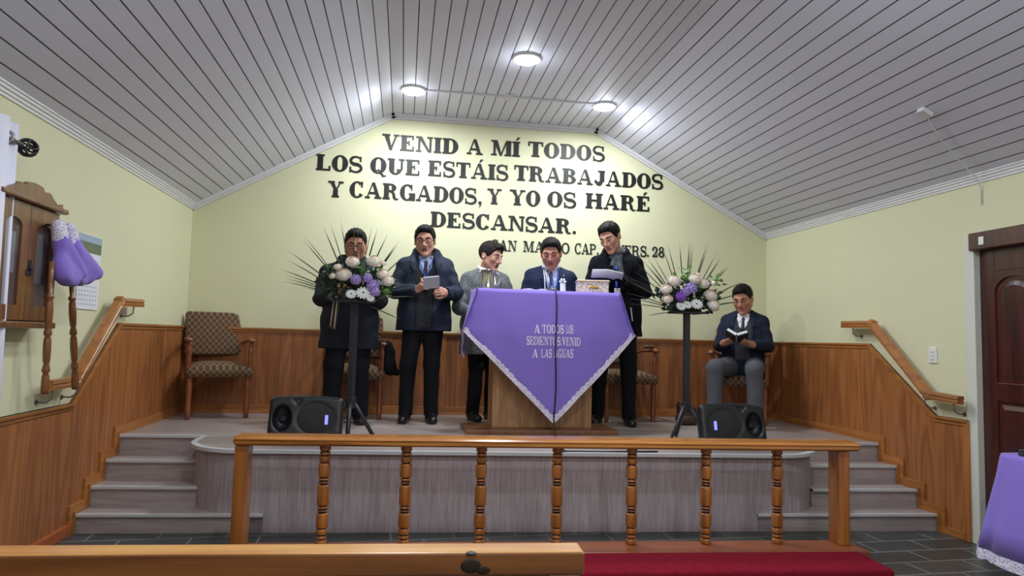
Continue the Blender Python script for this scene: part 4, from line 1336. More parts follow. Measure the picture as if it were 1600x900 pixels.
def person(label, loc, rz, S):
    """S: dict describing pose and clothes, local frame faces -y"""
    sc = S.get('scale', 1.0)
    wf = S.get('wide', 1.0); fat = S.get('fat', 1.0)
    lean = S.get('lean', (0, 0))
    sit = S.get('sit', False)
    B = Grid((-.50, -.66 if sit else -.48, -.01), (.50, .32, S.get('topz', 1.86)), .0045)
    shz = S.get('shz', 1.41); pz = S.get('pelvis', .93)
    lx, ly = lean
    NB = Vector((lx, ly + .01, shz + .055))
    SHL = [Vector((lx - .185 * wf, ly + .0, shz - .022 + S.get('tilt', 0))), Vector((lx + .185 * wf, ly + .0, shz - .022 - S.get('tilt', 0)))]
    HC = Vector(S['head']); HT = head_mat(HC, *S['look'])
    head_parts(B, HT, S.get('mouth', 0), fat)
    neckT = HT @ Vector((0, .022, -.085))
    B.cone(NB - Vector((0, 0, .03)), neckT, .058 * fat, .054 * fat, .03)
    B.cone((lx - .09, ly, shz - .1), (-.07, 0, pz), .085, .085, .05); B.cone((lx + .09, ly, shz - .1), (.07, 0, pz), .085, .085, .05)
    B.cone(SHL[0], SHL[1], .045, .045, .04)
    ARM = S['arms']          # two (elbow, wrist, hand dir, palm normal, thumb, curl)
    for i in (0, 1):
        E, W = Vector(ARM[i][0]), Vector(ARM[i][1])
        B.cone(SHL[i], E, .042, .036, .02); B.cone(E, W, .036, .026, .015)
        hand(B, W, ARM[i][2], ARM[i][3], ARM[i][4], ARM[i][5])
    LEG = S['legs']          # two (hip, knee, ankle, foot direction)
    for hp, kn, an, fd in LEG:
        hp, kn, an, fd = Vector(hp), Vector(kn), Vector(an), Vector(fd)
        B.cone((hp.x, hp.y, hp.z), kn, .062, .046, .03); B.cone(kn, an, .046, .034, .02)
        B.cone(an + Vector((0, .02, -.045)), an + fd * .15 + Vector((0, 0, -.055)), .030, .022, .02)
    V, F = B.mesh()
    # lips and mouth get their own colours
    inv = np.array((HT @ Matrix.Scale(HS, 4)).inverted())
    Q = V[F].mean(1) @ inv[:3, :3].T + inv[:3, 3]
    mi = np.zeros(len(F), int)
    lip = (np.abs(Q[:, 0]) < .024 - .1 * np.abs(Q[:, 2] + .065)) & (Q[:, 2] < -.051) & (Q[:, 2] > -.080) & (Q[:, 1] < -.079)
    mi[lip] = 1
    hole = (np.abs(Q[:, 0]) < .017) & (np.abs(Q[:, 2] + .065) < .001 + .008 * S.get('mouth', 0)) & (Q[:, 1] < -.074)
    mi[hole] = 2
    P = mesh_obj('person', V, F, [S.get('skin', 'skin'), 'lips', 'mouth'], None, mi)
    tag(P, label, 'person')
    P.location = loc; P.rotation_euler = (0, 0, rz); P.scale = (sc, sc, sc)
    # hair
    Hg = Grid((-.11, -.13, -.10), (.11, .14, .16), .0045)
    vol = S.get('hairvol', .010)
    Hg.ell((0, .020, .038), (.074 + vol, .094 + vol, .082 + vol), .01)
    Hg.ell((0, -.035, .088), (.055, .055, .026 + vol), .02)
    if S.get('fringe'):
        for s in (-1, 1):
            Hg.cone((s * .008, -.075, .098), (s * .062, -.072, .045), .016, .012, .015)
            Hg.cone((s * .066, -.066, .05), (s * .074, -.040, .0), .012, .009, .012)
    Yc = Hg.ax[1]
    zl = np.interp(Yc, [-.13, -.09, -.07, -.05, -.035, -.015, .012, .03, .06, .12], S.get('hairline', [.080, .078, .072, .048, .012, -.012, -.010, -.035, -.075, -.075]))
    X3 = Hg.ax[0][:, None, None]; Z3 = Hg.ax[2][None, None, :]
    line = zl[None, :, None] + S.get('peak', 3.0) * X3 ** 2 * np.clip((-.045 - Yc[None, :, None]) / .02, 0, 1) - Z3 + .002 * np.sin(X3 * 400) + .0015 * np.sin(X3 * 170 + 1)
    Hg.D = np.maximum(Hg.D, line.astype(np.float32))
    Hg.D += (.0016 * np.sin(X3 * 260 + 30 * Yc[None, :, None] + 60 * Z3)).astype(np.float32)
    V, F = Hg.mesh()
    mesh_obj('hair', xform(HT @ Matrix.Scale(HS, 4), V), F, S.get('haircol', 'hair'), P)
    HM = HT @ Matrix.Scale(HS, 4)
    for s in (-1, 1):
        bm = bmesh.new(); add_tube(bm, [HM @ Vector((s * .014, -.092, .024)), HM @ Vector((s * .030, -.090, .031)), HM @ Vector((s * .050, -.074, .025))], [.0035, .0045, .002], 6); obj('eyebrow', bm, S.get('haircol', 'hair'), P)
        bm = bmesh.new(); add_tube(bm, [HM @ Vector((s * .019, -.0855, .001)), HM @ Vector((s * .026, -.0875, -.001)), HM @ Vector((s * .036, -.0865, -.001)), HM @ Vector((s * .045, -.079, .002))], [.0015, .0030, .0030, .0015], 6); obj('eyelid', bm, 'eye', P)
    if S.get('specs'):
        bm = bmesh.new()
        for s in (-1, 1):
            ring = []
            for i in range(20):
                a = 2 * PI * i / 20; ca, sa = math.cos(a), math.sin(a)
                e = .62
                ring.append(HM @ Vector((s * .033 + .024 * math.copysign(abs(ca) ** e, ca), -.100 + .012 * abs(s * .033 + .024 * ca) ** 2 * 90, .002 + .018 * math.copysign(abs(sa) ** e, sa))))
            add_tube(bm, ring, .0024, 6, closed=True)
            add_tube(bm, [HM @ Vector((s * .057, -.092, .008)), HM @ Vector((s * .074, -.05, .008)), HM @ Vector((s * .080, .01, .004))], .0022, 6)
        add_tube(bm, [HM @ Vector((-.010, -.101, .006)), HM @ Vector((0, -.106, .008)), HM @ Vector((.010, -.101, .006))], .0022, 6)
        obj('spectacles', bm, 'specs', P)
    # ---- coat
    C = Grid((-.50, -.50, .30), (.50, .34, shz + .22), .0075)
    hem = S['hem']; tk = S.get('thick', .0)
    belly = S.get('belly', 0.0)
    mid = Vector((lx * .5, ly * .5, (shz + pz) / 2))
    for s in (-1, 1):
        C.cone((lx + s * .100 * wf, ly + .0, shz - .09), (mid.x + s * .098 * wf, mid.y - belly * .5, mid.z), .112 + tk, .112 + tk, .06)
        C.cone((mid.x + s * .098 * wf, mid.y - belly * .5, mid.z), (s * .098 * wf, -belly * .3 + .0, pz), .112 + tk, .116 + tk, .05)
        if hem < pz:
            C.cone((s * .098 * wf, 0, pz), (s * S.get('hemx', .115) * wf, .0, hem - .10), .116 + tk, .122 + tk, .05)
        C.cone(NB + Vector((s * .045, .008, -.022)), SHL[0 if s < 0 else 1] + Vector((-s * .01, 0, 0)), .052 + tk, .052 + tk, .045)
    if belly:
        C.ell((lx * .5, -belly - .03, (shz + pz) / 2 - .04), (.15 * wf, .12, .2), .08)
    col = S.get('collar')
    if col:
        rr, z0, z1, open_, wide_, lowr = col      # tube radius, front height, back height, half opening angle, width
        n = 14; pts = []; low_ = []
        for i in range(n + 1):
            a = R_(-90 + open_ + (360 - 2 * open_) * i / n)
            q = (1 - math.cos(a + PI / 2)) / 2
            pts.append((lx + .088 * wide_ * math.cos(a), ly + .012 + .082 * wide_ * math.sin(a), shz + z0 + (z1 - z0) * q ** .7))
            low_.append((lx + lowr * math.cos(a), ly + .006 + lowr * .72 * math.sin(a), shz + z0 - .06 + (z1 - z0) * .55 * q ** .7))
        for a, b, c_, d_ in zip(pts, pts[1:], low_, low_[1:]):
            C.cone(a, b, rr * .55, rr * .55, .012); C.cone(c_, d_, rr * .62, rr * .62, .02); C.cone(a, c_, rr * .55, rr * .6, .012)
    C.ripple(S.get('rip', .0038), 1.0, loc[0])
    C.cut((0, 0, hem), (0, 0, -1))
    fr = np.minimum(C.front(), 9)
    for i in (0, 1):
        E, W = Vector(ARM[i][0]), Vector(ARM[i][1]); a_ = (W - E).normalized(); sl_ = S.get('sleeve', .050) + tk * .6
        Wc = W - a_ * S.get('cuff', .01)
        A = C.like()
        A.cone(SHL[i] + Vector((0, 0, -.01)), E, sl_ + .010, sl_ + .003, .02); A.cone(E, W + a_ * .06, sl_ + .001, sl_ - .010, .02)
        A.ripple(.0045, 1.5, i + loc[0])
        A.cut(Wc, a_, (W + a_ * .05, .12))
        q = np.maximum(.02 - np.abs(C.D - A.D), 0); C.D = np.minimum(C.D, A.D) - q * q / .08
    V, F = C.mesh()
    coat = mesh_obj(S.get('coatname', 'coat'), V, F, S['coat'], P)
    def fy_(x, z):
        gx = (x - C.lo[0]) / C.h; gz = (z - C.lo[2]) / C.h
        i = int(np.clip(gx, 0, C.n[0] - 2)); k_ = int(np.clip(gz, 0, C.n[2] - 2))
        qs = [fr[i + a, k_ + b] for a in (0, 1) for b in (0, 1)]
        if max(qs) > 5:
            g = [v for v in qs if v < 5]
            return sum(g) / len(g) if g else ly - .06
        a, b = min(1, max(0, gx - i)), min(1, max(0, gz - k_))
        return qs[0] * (1 - a) * (1 - b) + qs[1] * (1 - a) * b + qs[2] * a * (1 - b) + qs[3] * a * b
    made = {}
    def patch(name, poly, m, off=.004, th=.004, step_=.018, mir=False, x0=lx):
        out = None
        for s in ((1, -1) if mir else (1,)):
            pl = [(x0 + s * u, shz + v) for u, v in poly]
            bm = poly_grid(pl, step_, lambda x, z: (x, fy_(x, z) - off, z)); thick(bm, th)
            up_ = {'lapel': 'coat', 'zip': 'coat', 'pocket_trim': 'coat', 'jacket_collar': 'coat', 'lapel_pin': 'coat', 'shirt_collar': 'shirt', 'name_badge': 'lanyard', 'scarf_stripe': 'scarf'}.get(name)
            made['coat'] = coat
            out = obj(name, bm, m, made.get(up_, P), True)
            made[name] = out
        return out
    if S.get('neckband'):
        GS = Grid((lx - .2, ly - .2, shz - .2), (lx + .2, ly + .2, shz + .2), .005); n = 16
        ps = [(lx + .068 * math.sin(2 * PI * i / n), ly + .002 - .066 * math.cos(2 * PI * i / n), shz + .045 + .045 * (1 - math.cos(2 * PI * i / n)) / 2) for i in range(n + 1)]
        for a, b in zip(ps, ps[1:]):
            GS.cone(a, b, .014, .014, .01); GS.cone(Vector(a) + Vector((0, 0, .02)), Vector(b) + Vector((0, 0, .02)), .009, .009, .01)
        V, F = GS.mesh(); mesh_obj('shirt_neckband', V, F, S['neckband'], P)
    if S.get('scarf'):
        GS = Grid((lx - .2, ly - .2, shz - .22), (lx + .2, ly + .2, shz + .2), .006); n = 16
        ps = [(lx + .078 * math.sin(2 * PI * i / n), ly + .005 - .074 * math.cos(2 * PI * i / n), shz + .025 + .06 * (1 - math.cos(2 * PI * i / n)) / 2) for i in range(n + 1)]
        for a, b in zip(ps, ps[1:]):
            GS.cone(a, b, .027, .027, .01); GS.cone(Vector(a) + Vector((0, 0, .032)), Vector(b) + Vector((0, 0, .032)), .020, .020, .01)
        for s in (-1, 1):
            GS.cone((lx + s * .02, ly - .085, shz + .02), (lx + s * .045, ly - .125, shz - .15), .028, .030, .02)
        GS.ripple(.004, 2.0, .7)
        V, F = GS.mesh(); mesh_obj('scarf', V, F, S['scarf'], P)
    for a in S.get('patches', ()):
        patch(*a[:3], **(a[3] if len(a) > 3 else {}))
    # ---- trousers
    TG = Grid((-.42, -.66 if sit else -.28, 0), (.42, .30, pz + .15), .0075)
    tr = S.get('leg_r', (.098, .070, .060))
    for hp, kn, an, fd in LEG:
        TG.cone(hp, kn, tr[0], tr[1], .03); TG.cone(kn, Vector(an) + Vector((0, 0, -.05)), tr[1], tr[2], .03)
    TG.cone(LEG[0][0], LEG[1][0], .10, .10, .03)
    TG.ripple(.0025, .8, loc[0] + 3)
    for hp, kn, an, fd in LEG:
        TG.cut((an[0], an[1], an[2] - .03), (0, 0, -1), ((an[0], an[1], an[2] - .06), .12))
    V, F = TG.mesh()
    mesh_obj('trousers', V, F, S.get('trousers', 'black_cloth'), P)
    for hp, kn, an, fd in LEG:
        an = Vector(an); fd = Vector(fd).normalized()
        SG = Grid(an + Vector((-.20, -.26, -.12)), an + Vector((.20, .16, .06)), .006)
        z0 = an.z - .085
        SG.cone(an - fd * .045 + Vector((0, 0, -.045)), an + fd * .15 + Vector((0, 0, -.056)), .044, .040, .02)
        SG.cone(an + Vector((0, 0, .02)), an + fd * .02 + Vector((0, 0, -.04)), .050, .050, .03)
        SG.cut((0, 0, z0), (0, 0, -1)); SG.cut(an + Vector((0, 0, .015)), (0, 0, 1))
        V, F = SG.mesh(); mesh_obj('shoe', V, F, 'shoe', P)
    if S.get('gloves'):
        for i in S['gloves']:
            GG = Grid(Vector(ARM[i][1]) - Vector((.16, .16, .16)), Vector(ARM[i][1]) + Vector((.16, .16, .16)), .004)
            hand(GG, ARM[i][1], ARM[i][2], ARM[i][3], ARM[i][4], ARM[i][5], grow=.0035)
            V, F = GG.mesh(); mesh_obj('glove', V, F, 'black_coat', P)
    return P, patch, fy_

def stand_legs(xl, xr, yl=0.0, yr=0.0, pz=.93, tl=-.12, tr_=.12):
    return [((-.085, 0, pz - .03), (xl * .9, -.01 + yl * .5, .50), (xl, yl + .03, .085), (tl, -1, 0)), ((.085, 0, pz - .03), (xr * .9, -.01 + yr * .5, .50), (xr, yr + .03, .085), (tr_, -1, 0))]

SHIRTV = [(-.062, .045), (.062, .045), (.048, -.06), (.0, -.20), (-.048, -.06)]
TIE = [(-.016, .012), (.016, .012), (.013, -.02), (.026, -.19), (-.026, -.19), (-.013, -.02)]
LAPEL = [(.058, .06), (.085, .035), (.105, -.055), (.078, -.07), (.088, -.088), (.012, -.27), (.004, -.24), (.05, -.07)]
COLLAR = [(.006, .018), (.040, .030), (.058, .008), (.042, -.034), (.030, -.040)]

# man at the left flower stand
PA, patch, fyl = person('man in a dark parka and glasses behind the left flower stand, singing', (-.46, 5.98, ZP), R_(4), dict(
    wide=1.08, fat=1.14, shz=1.305, pelvis=.86, head=(.02, -.05, 1.515), look=(0, 14, 0), mouth=.5, skin='skin_dark', specs=True, topz=1.72,
    hem=.63, hemx=.12, thick=.012, belly=.05, coat='navy_coat', collar=(.036, .045, .125, 34, 1.16, .150), coatname='parka',
    arms=[((-.245, -.06, 1.04), (-.10, -.30, 1.10), (.7, -.5, .35), (.3, .2, 1), 1, 50), ((.245, -.06, 1.04), (.11, -.30, 1.10), (-.7, -.5, .35), (-.3, .2, 1), -1, 50)],
    scarf='brown_knit', legs=stand_legs(-.13, .11, pz=.86), leg_r=(.110, .080, .070), sleeve=.054, haircol='hair',
    patches=[('shirt', [(-.06, .05), (.06, .05), (.03, -.10), (-.03, -.10)], 'brown_knit'),
             ('scarf', [(-.115, .03), (-.065, .045), (-.075, -.20), (-.11, -.52), (-.165, -.50), (-.125, -.2)], 'brown_knit', dict(off=.009, th=.008)),
             ('scarf_stripe', [(-.100, -.05), (-.092, -.05), (-.118, -.51), (-.128, -.51)], 'cream', dict(off=.024, th=.003)),
             ('scarf_stripe', [(-.128, -.15), (-.122, -.15), (-.152, -.49), (-.160, -.49)], 'cream', dict(off=.024, th=.003))]))
# man with notebook
PB, patch, fyl = person('man in a dark blue jacket and glasses holding a small white notebook', (.17, 6.08, ZP), R_(-2), dict(
    wide=1.0, shz=1.40, pelvis=.93, head=(-.015, -.045, 1.595), look=(-3, 10, -2), mouth=.55, skin='skin', specs=True, haircol='hair',
    cuff=-.025, hem=.80, thick=.016, coat='blue_coat', coatname='jacket', collar=(.036, .035, .140, 38, 1.12, .160),
    arms=[((-.265, -.05, 1.135), (-.078, -.270, 1.135), (.70, -.50, .45), (.3, .3, .9), -1, 68), ((.275, -.05, 1.135), (.185, -.265, 1.125), (-.55, -.75, .1), (-.7, .6, -.2), 1, 95)],
    legs=stand_legs(-.135, .09), topz=1.82,
    patches=[('lining', [(-.075, .05), (.075, .05), (.072, -.30), (.062, -.58), (-.045, -.58), (-.065, -.30)], 'coat_lining', dict(off=.003)),
             ('shirt', [(-.062, .06), (.062, .06), (.05, -.05), (.0, -.16), (-.05, -.05)], 'blue_shirt', dict(off=.007)),
             ('shirt_collar', COLLAR, 'blue_shirt', dict(off=.013, mir=True)),
             ('tie', [(-.017, .018), (.017, .018), (.012, -.015), (.024, -.14), (0, -.16), (-.024, -.14), (-.012, -.015)], 'dark_tie', dict(off=.012)),
             ('lanyard', [(-.066, .03), (-.057, .03), (.012, -.16), (.004, -.165)], 'lanyard', dict(off=.015, th=.002)),
             ('lanyard', [(.066, .03), (.057, .03), (.006, -.165), (.014, -.16)], 'lanyard', dict(off=.015, th=.002)),
             ('name_badge', [(-.02, -.165), (.032, -.165), (.032, -.245), (-.02, -.245)], 'white_card', dict(off=.016, th=.003)),
             ('jacket_collar', [(.068, .075), (.125, .05), (.142, -.02), (.10, -.10), (.074, -.03)], 'blue_coat', dict(off=.012, th=.010, mir=True)),
             ('zip', [(.070, -.06), (.078, -.06), (.076, -.58), (.068, -.58)], 'shoe', dict(off=.006, th=.004, mir=True))]))
# young man in the tweed coat
PC, patch, fyl = person('young man in a grey tweed coat left of the lectern, face turned aside', (.735, 6.28, ZP), R_(20), dict(
    wide=.98, shz=1.315, pelvis=.88, head=(.02, -.05, 1.505), look=(26, 14, 5), mouth=.6, skin='skin', haircol='hair_brown', hairvol=.010, fringe=True, neckband='white_shirt',
    hem=.60, hemx=.115, thick=.012, coat='tweed', coatname='coat', topz=1.74,
    hairline=[.082, .078, .070, .030, .0, -.022, -.012, -.045, -.085, -.085],
    arms=[((-.285, -.03, 1.02), (-.22, -.26, .95), (.3, -.9, -.1), (.9, .2, -.2), -1, 40), ((.275, -.03, 1.02), (.21, -.26, 1.0), (-.3, -.9, 0), (-.9, .2, -.2), 1, 40)],
    legs=stand_legs(-.085, .10, pz=.88),
    patches=[('shirt', SHIRTV, 'white_shirt'), ('shirt_collar', COLLAR, 'white_shirt', dict(off=.010, mir=True)), ('tie', TIE, 'dark_tie', dict(off=.009)),
             ('lapel', LAPEL, 'tweed', dict(off=.010, th=.006, mir=True))]))
# man at the microphone
PD, patch, fyl = person('man in a navy suit with blue tie singing behind the lectern microphone', (1.285, 6.0, ZP), R_(-6), dict(
    wide=.95, fat=1.05, shz=1.345, pelvis=.90, head=(-.005, -.075, 1.520), look=(-10, 20, -3), mouth=.45, skin='skin_dark', haircol='hair',
    hem=.78, coat='navy_suit', coatname='suit_jacket', topz=1.74, thick=.004,
    arms=[((-.235, .0, 1.08), (-.22, -.05, .85), (0, -.15, -1), (1, 0, 0), -1, 25), ((.235, .0, 1.08), (.22, -.05, .85), (0, -.15, -1), (-1, 0, 0), 1, 25)],
    neckband='white_shirt', legs=stand_legs(-.11, .11, pz=.90),
    patches=[('vest', [(-.078, .05), (.078, .05), (.074, -.07), (.03, -.28), (-.03, -.28), (-.074, -.07)], 'pale_vest'),
             ('shirt', [(-.058, .05), (.058, .05), (.04, -.06), (0, -.13), (-.04, -.06)], 'white_shirt', dict(off=.007)),
             ('shirt_collar', COLLAR, 'white_shirt', dict(off=.012, mir=True)), ('tie', TIE, 'blue_tie', dict(off=.011)),
             ('lapel', LAPEL, 'navy_suit', dict(off=.012, th=.006, mir=True)),
             ('lanyard', [(.060, .035), (.069, .035), (.044, -.17), (.034, -.17)], 'lanyard', dict(off=.015, th=.002)),
             ('lanyard', [(-.060, .035), (-.069, .035), (-.060, -.2), (-.050, -.2)], 'white_card', dict(off=.014, th=.002)),
             ('name_badge', [(.075, -.10), (.125, -.10), (.125, -.18), (.075, -.18)], 'white_card', dict(off=.018, th=.003)),
             ('lapel_pin', [(.108, -.012), (.122, -.008), (.112, -.030), (.098, -.034)], 'silver', dict(off=.019, th=.003))]))
bm = bmesh.new()
for a in range(6):
    an = 2 * PI * a / 6
    c = Vector((.098 + .022 * math.cos(an), fyl(.098, 1.30) - .024, 1.265 + .022 * math.sin(an)))
    add_sphere(bm, c, (.011, .004, .011))
add_sphere(bm, (.098, fyl(.098, 1.30) - .028, 1.265), (.010, .008, .010), None, 1)
obj('rosette', bm, ['whitepetal', 'paper_grey'], PD)
# tall man in black
PE, patch, fyl = person('tall man in a black wool coat and grey scarf reading right of the lectern', (1.905, 5.99, ZP), R_(-14), dict(
    wide=.95, shz=1.485, pelvis=.98, head=(-.075, -.125, 1.685), look=(-28, 28, -10), mouth=.0, skin='skin', haircol='hair', topz=1.93, lean=(-.01, -.03),
    hem=.80, thick=.012, coat='black_coat', coatname='coat', collar=(.036, .03, .130, 32, 1.14, .155),
    arms=[((-.245, -.06, 1.22), (-.20, -.28, 1.315), (.75, -.55, .2), (.1, .3, 1), -1, 35), ((.25, -.06, 1.20), (.055, -.30, 1.275), (-.8, -.45, .3), (-.1, .3, 1), 1, 35)],
    legs=stand_legs(-.16, .13, pz=.98, yl=.0), sleeve=.052, cuff=-.03, gloves=(0, 1), scarf='scarf',
    patches=[('shirt', [(-.05, .04), (.05, .04), (.03, -.07), (-.03, -.07)], 'white_shirt'),
             ('lanyard', [(-.016, -.06), (.004, -.06), (.010, -.26), (-.010, -.26)], 'lanyard', dict(off=.036, th=.002)),
             ('name_badge', [(-.02, -.26), (.032, -.26), (.032, -.34), (-.02, -.34)], 'white_card', dict(off=.024, th=.003)),
             ('lapel', [(.085, .06), (.13, .02), (.145, -.10), (.11, -.16), (.05, -.30), (.045, -.20), (.075, -.06)], 'black_coat', dict(off=.014, th=.010, mir=True)),
             ('pocket_trim', [(.125, -.43), (.134, -.43), (.150, -.55), (.141, -.55)], 'white_card', dict(off=.008, th=.003))]))
# seated man
PF, patch, fyl = person('man in a navy blazer and grey trousers sitting in the right-hand armchair', (3.25, 6.17, ZP), R_(-34), dict(
    sit=True, wide=.86, fat=1.1, shz=1.0, pelvis=.56, head=(-.01, -.06, 1.19), look=(-8, 20, -4), mouth=.0, skin='skin_dark', haircol='hair', topz=1.40,
    hem=.46, hemx=.10, thick=.012, belly=.02, coat='navy_blazer', coatname='blazer',
    arms=[((-.215, -.06, .74), (-.150, -.28, .765), (.75, -.55, .25), (.2, .4, .9), -1, 60), ((.215, -.06, .74), (.10, -.29, .755), (-.75, -.55, .25), (-.2, .4, .9), 1, 60)],
    legs=[((-.10, .0, .545), (-.205, -.45, .535), (-.215, -.44, .09), (-.15, -1, 0)), ((.10, .0, .545), (.135, -.46, .535), (.15, -.42, .09), (.12, -1, 0))],
    leg_r=(.100, .074, .066), trousers='grey_trouser',
    patches=[('vest', [(-.072, .04), (.072, .04), (.085, -.10), (.07, -.40), (-.07, -.40), (-.085, -.10)], 'grey_knit'),
             ('shirt', [(-.058, .05), (.058, .05), (.035, -.07), (0, -.11), (-.035, -.07)], 'white_shirt', dict(off=.008)),
             ('shirt_collar', COLLAR, 'white_shirt', dict(off=.014, mir=True)), ('tie', [(-.016, .012), (.016, .012), (.012, -.02), (.018, -.11), (-.018, -.11), (-.012, -.02)], 'dark_tie', dict(off=.013)),
             ('lapel', [(.06, .055), (.095, .03), (.120, -.07), (.092, -.085), (.104, -.105), (.082, -.36), (.072, -.35), (.085, -.1)], 'navy_blazer', dict(off=.012, th=.008, mir=True))]))

# held reading matter (things of their own)
def world(Pn, p):
    Pn_m = Matrix.Translation(Pn.location) @ Euler(Pn.rotation_euler).to_matrix().to_4x4()
    return Pn_m @ Vector(p)
def book(name, label, cat, Pn, p, rz, tiltx, tilty, w_, h_, mats, th=.008, open_=0.0, loosen=True):
    t = thing(name, label, cat, world(Pn, p))
    t.rotation_euler = (R_(tiltx), R_(tilty), Pn.rotation_euler[2] + R_(rz))
    for s in ((-1, 1) if open_ else (0,)):
        T = Matrix.Rotation(R_(-s * open_), 4, 'Y')
        x0, x1 = ((-w_ / 2, w_ / 2) if s == 0 else ((0, w_ / 2) if s > 0 else (-w_ / 2, 0)))
        bm = bmesh.new(); add_box(bm, (x0, -h_ / 2, -th), (x1, h_ / 2, -th * .55), .001, T); obj('cover', bm, mats[0], t)
        bm = bmesh.new(); add_box(bm, (x0 + .003, -h_ / 2 + .003, -th * .6), (x1 - .003, h_ / 2 - .003, th * .45), .001, T); obj('pages', bm, mats[1], t)
    return t
book('notebook', 'small white notebook held by the man in the dark blue jacket', 'notebook', PB, (.052, -.360, 1.205), 8, -58, -8, .135, .11, ('paper_grey', 'paper_grey'), .012)
book('hymn_sheet', 'folded white leaflet held by the tall man in black', 'leaflet', PE, (-.105, -.385, 1.335), 0, -22, 6, .27, .15, ('paper', 'paper_grey'), .006, -8)
book('bible', 'open black book held by the seated man', 'book', PF, (-.025, -.385, .815), 4, -28, 6, .20, .13, ('bookblack', 'paper'), .024, 28)


# ---------------------------------------------------------------- loudspeakers
def speaker(label, loc, rz, mir):
    t = thing('loudspeaker', label, 'loudspeaker', loc, rz, 'floor loudspeakers at the stage edge')
    m = mir
    W, H, Dp = .262, .158, .15
    G = Grid((-.30, -.20, -.19), (.30, .22, .19), .005)
    # rounded cabinet, narrower at the back
    def body(X, Y, Z):
        taper = 1 - .32 * np.clip((Y + .10) / .25, 0, 1)
        w_ = W * taper; h_ = H * (1 - .18 * np.clip((Y + .10) / .25, 0, 1)) * (1 - .10 * np.clip(-m * X / W, -1, 1) ** 2)
        r = .035
        qx = np.abs(X) - w_ + r; qy = np.abs(Y) - Dp + r; qz = np.abs(Z) - h_ + r
        return np.sqrt(np.maximum(qx, 0) ** 2 + np.maximum(qy, 0) ** 2 + np.maximum(qz, 0) ** 2) + np.minimum(np.maximum(qx, np.maximum(qy, qz)), 0) - r
    G.put(body, (-.27, -.16, -.17), (.27, .16, .17), .001)
    G.ell((-m * .165, -.17, -.012), (.068, .085, .098), .012, 's')      # horn mouth
    G.ell((m * .07, -.158, -.012), (.150, .022, .128), .010, 's')        # woofer recess
    for a in ((-.028, .118), (.028, .118), (0, .085)):                   # triangular port
        pass
    G.cone((-m * .068 - .022, -.16, .118), (-m * .068 + .026, -.16, .118), .017, None, .006, 's'); G.cone((-m * .068 - .02, -.16, .116), (-m * .066, -.16, .092), .015, None, .006, 's'); G.cone((-m * .068 + .024, -.16, .116), (-m * .066, -.16, .092), .015, None, .006, 's')
    V, F = G.mesh()
    T = Matrix.Translation((0, 0, .165)) @ Matrix.Rotation(R_(-14), 4, 'X')
    body_o = mesh_obj('cabinet', xform(T, V), F, 'blackplastic', t)
    bm = bmesh.new()
    TT = T @ Matrix.Translation((m * .07, -.140, -.012)) @ Matrix.Rotation(R_(90), 4, 'X') @ Matrix.Scale(.86, 4, (0, 1, 0))
    add_lathe(bm, [(.136, -.004), (.138, .003), (.130, .006), (.10, .010), (.05, .014), (.01, .015)], 40, TT); obj('woofer_grille', bm, 'grille', t, True)
    bm = bmesh.new(); add_lathe(bm, [(.03, 0), (.026, .012), (.012, .02)], 16, T @ Matrix.Translation((-m * .165, -.092, -.012)) @ Matrix.Rotation(R_(90), 4, 'X')); obj('horn_throat', bm, 'grille', t, True)
    bm = bmesh.new(); add_box(bm, (m * .150 - .011, -.158, -.055), (m * .150 + .011, -.149, .012), .003, T); o = obj('status_light', bm, 'led', t); o['label'] = 'blue glowing light strip'
    for q in (-.17, .17):
        bm = bmesh.new(); add_box(bm, (q - .03, -.12, -.0), (q + .03, .08, .03), .006); obj('foot', bm, 'blackplastic', t)
    t.scale = (.94, .94, .94)
    return t
speaker('black loudspeaker lying on the stage edge, left of the lectern', (-.632, 4.955, ZP), R_(-2), 1)
speaker('black loudspeaker lying on the stage edge, right of the lectern', (2.375, 4.78, ZP), R_(-3), -1)

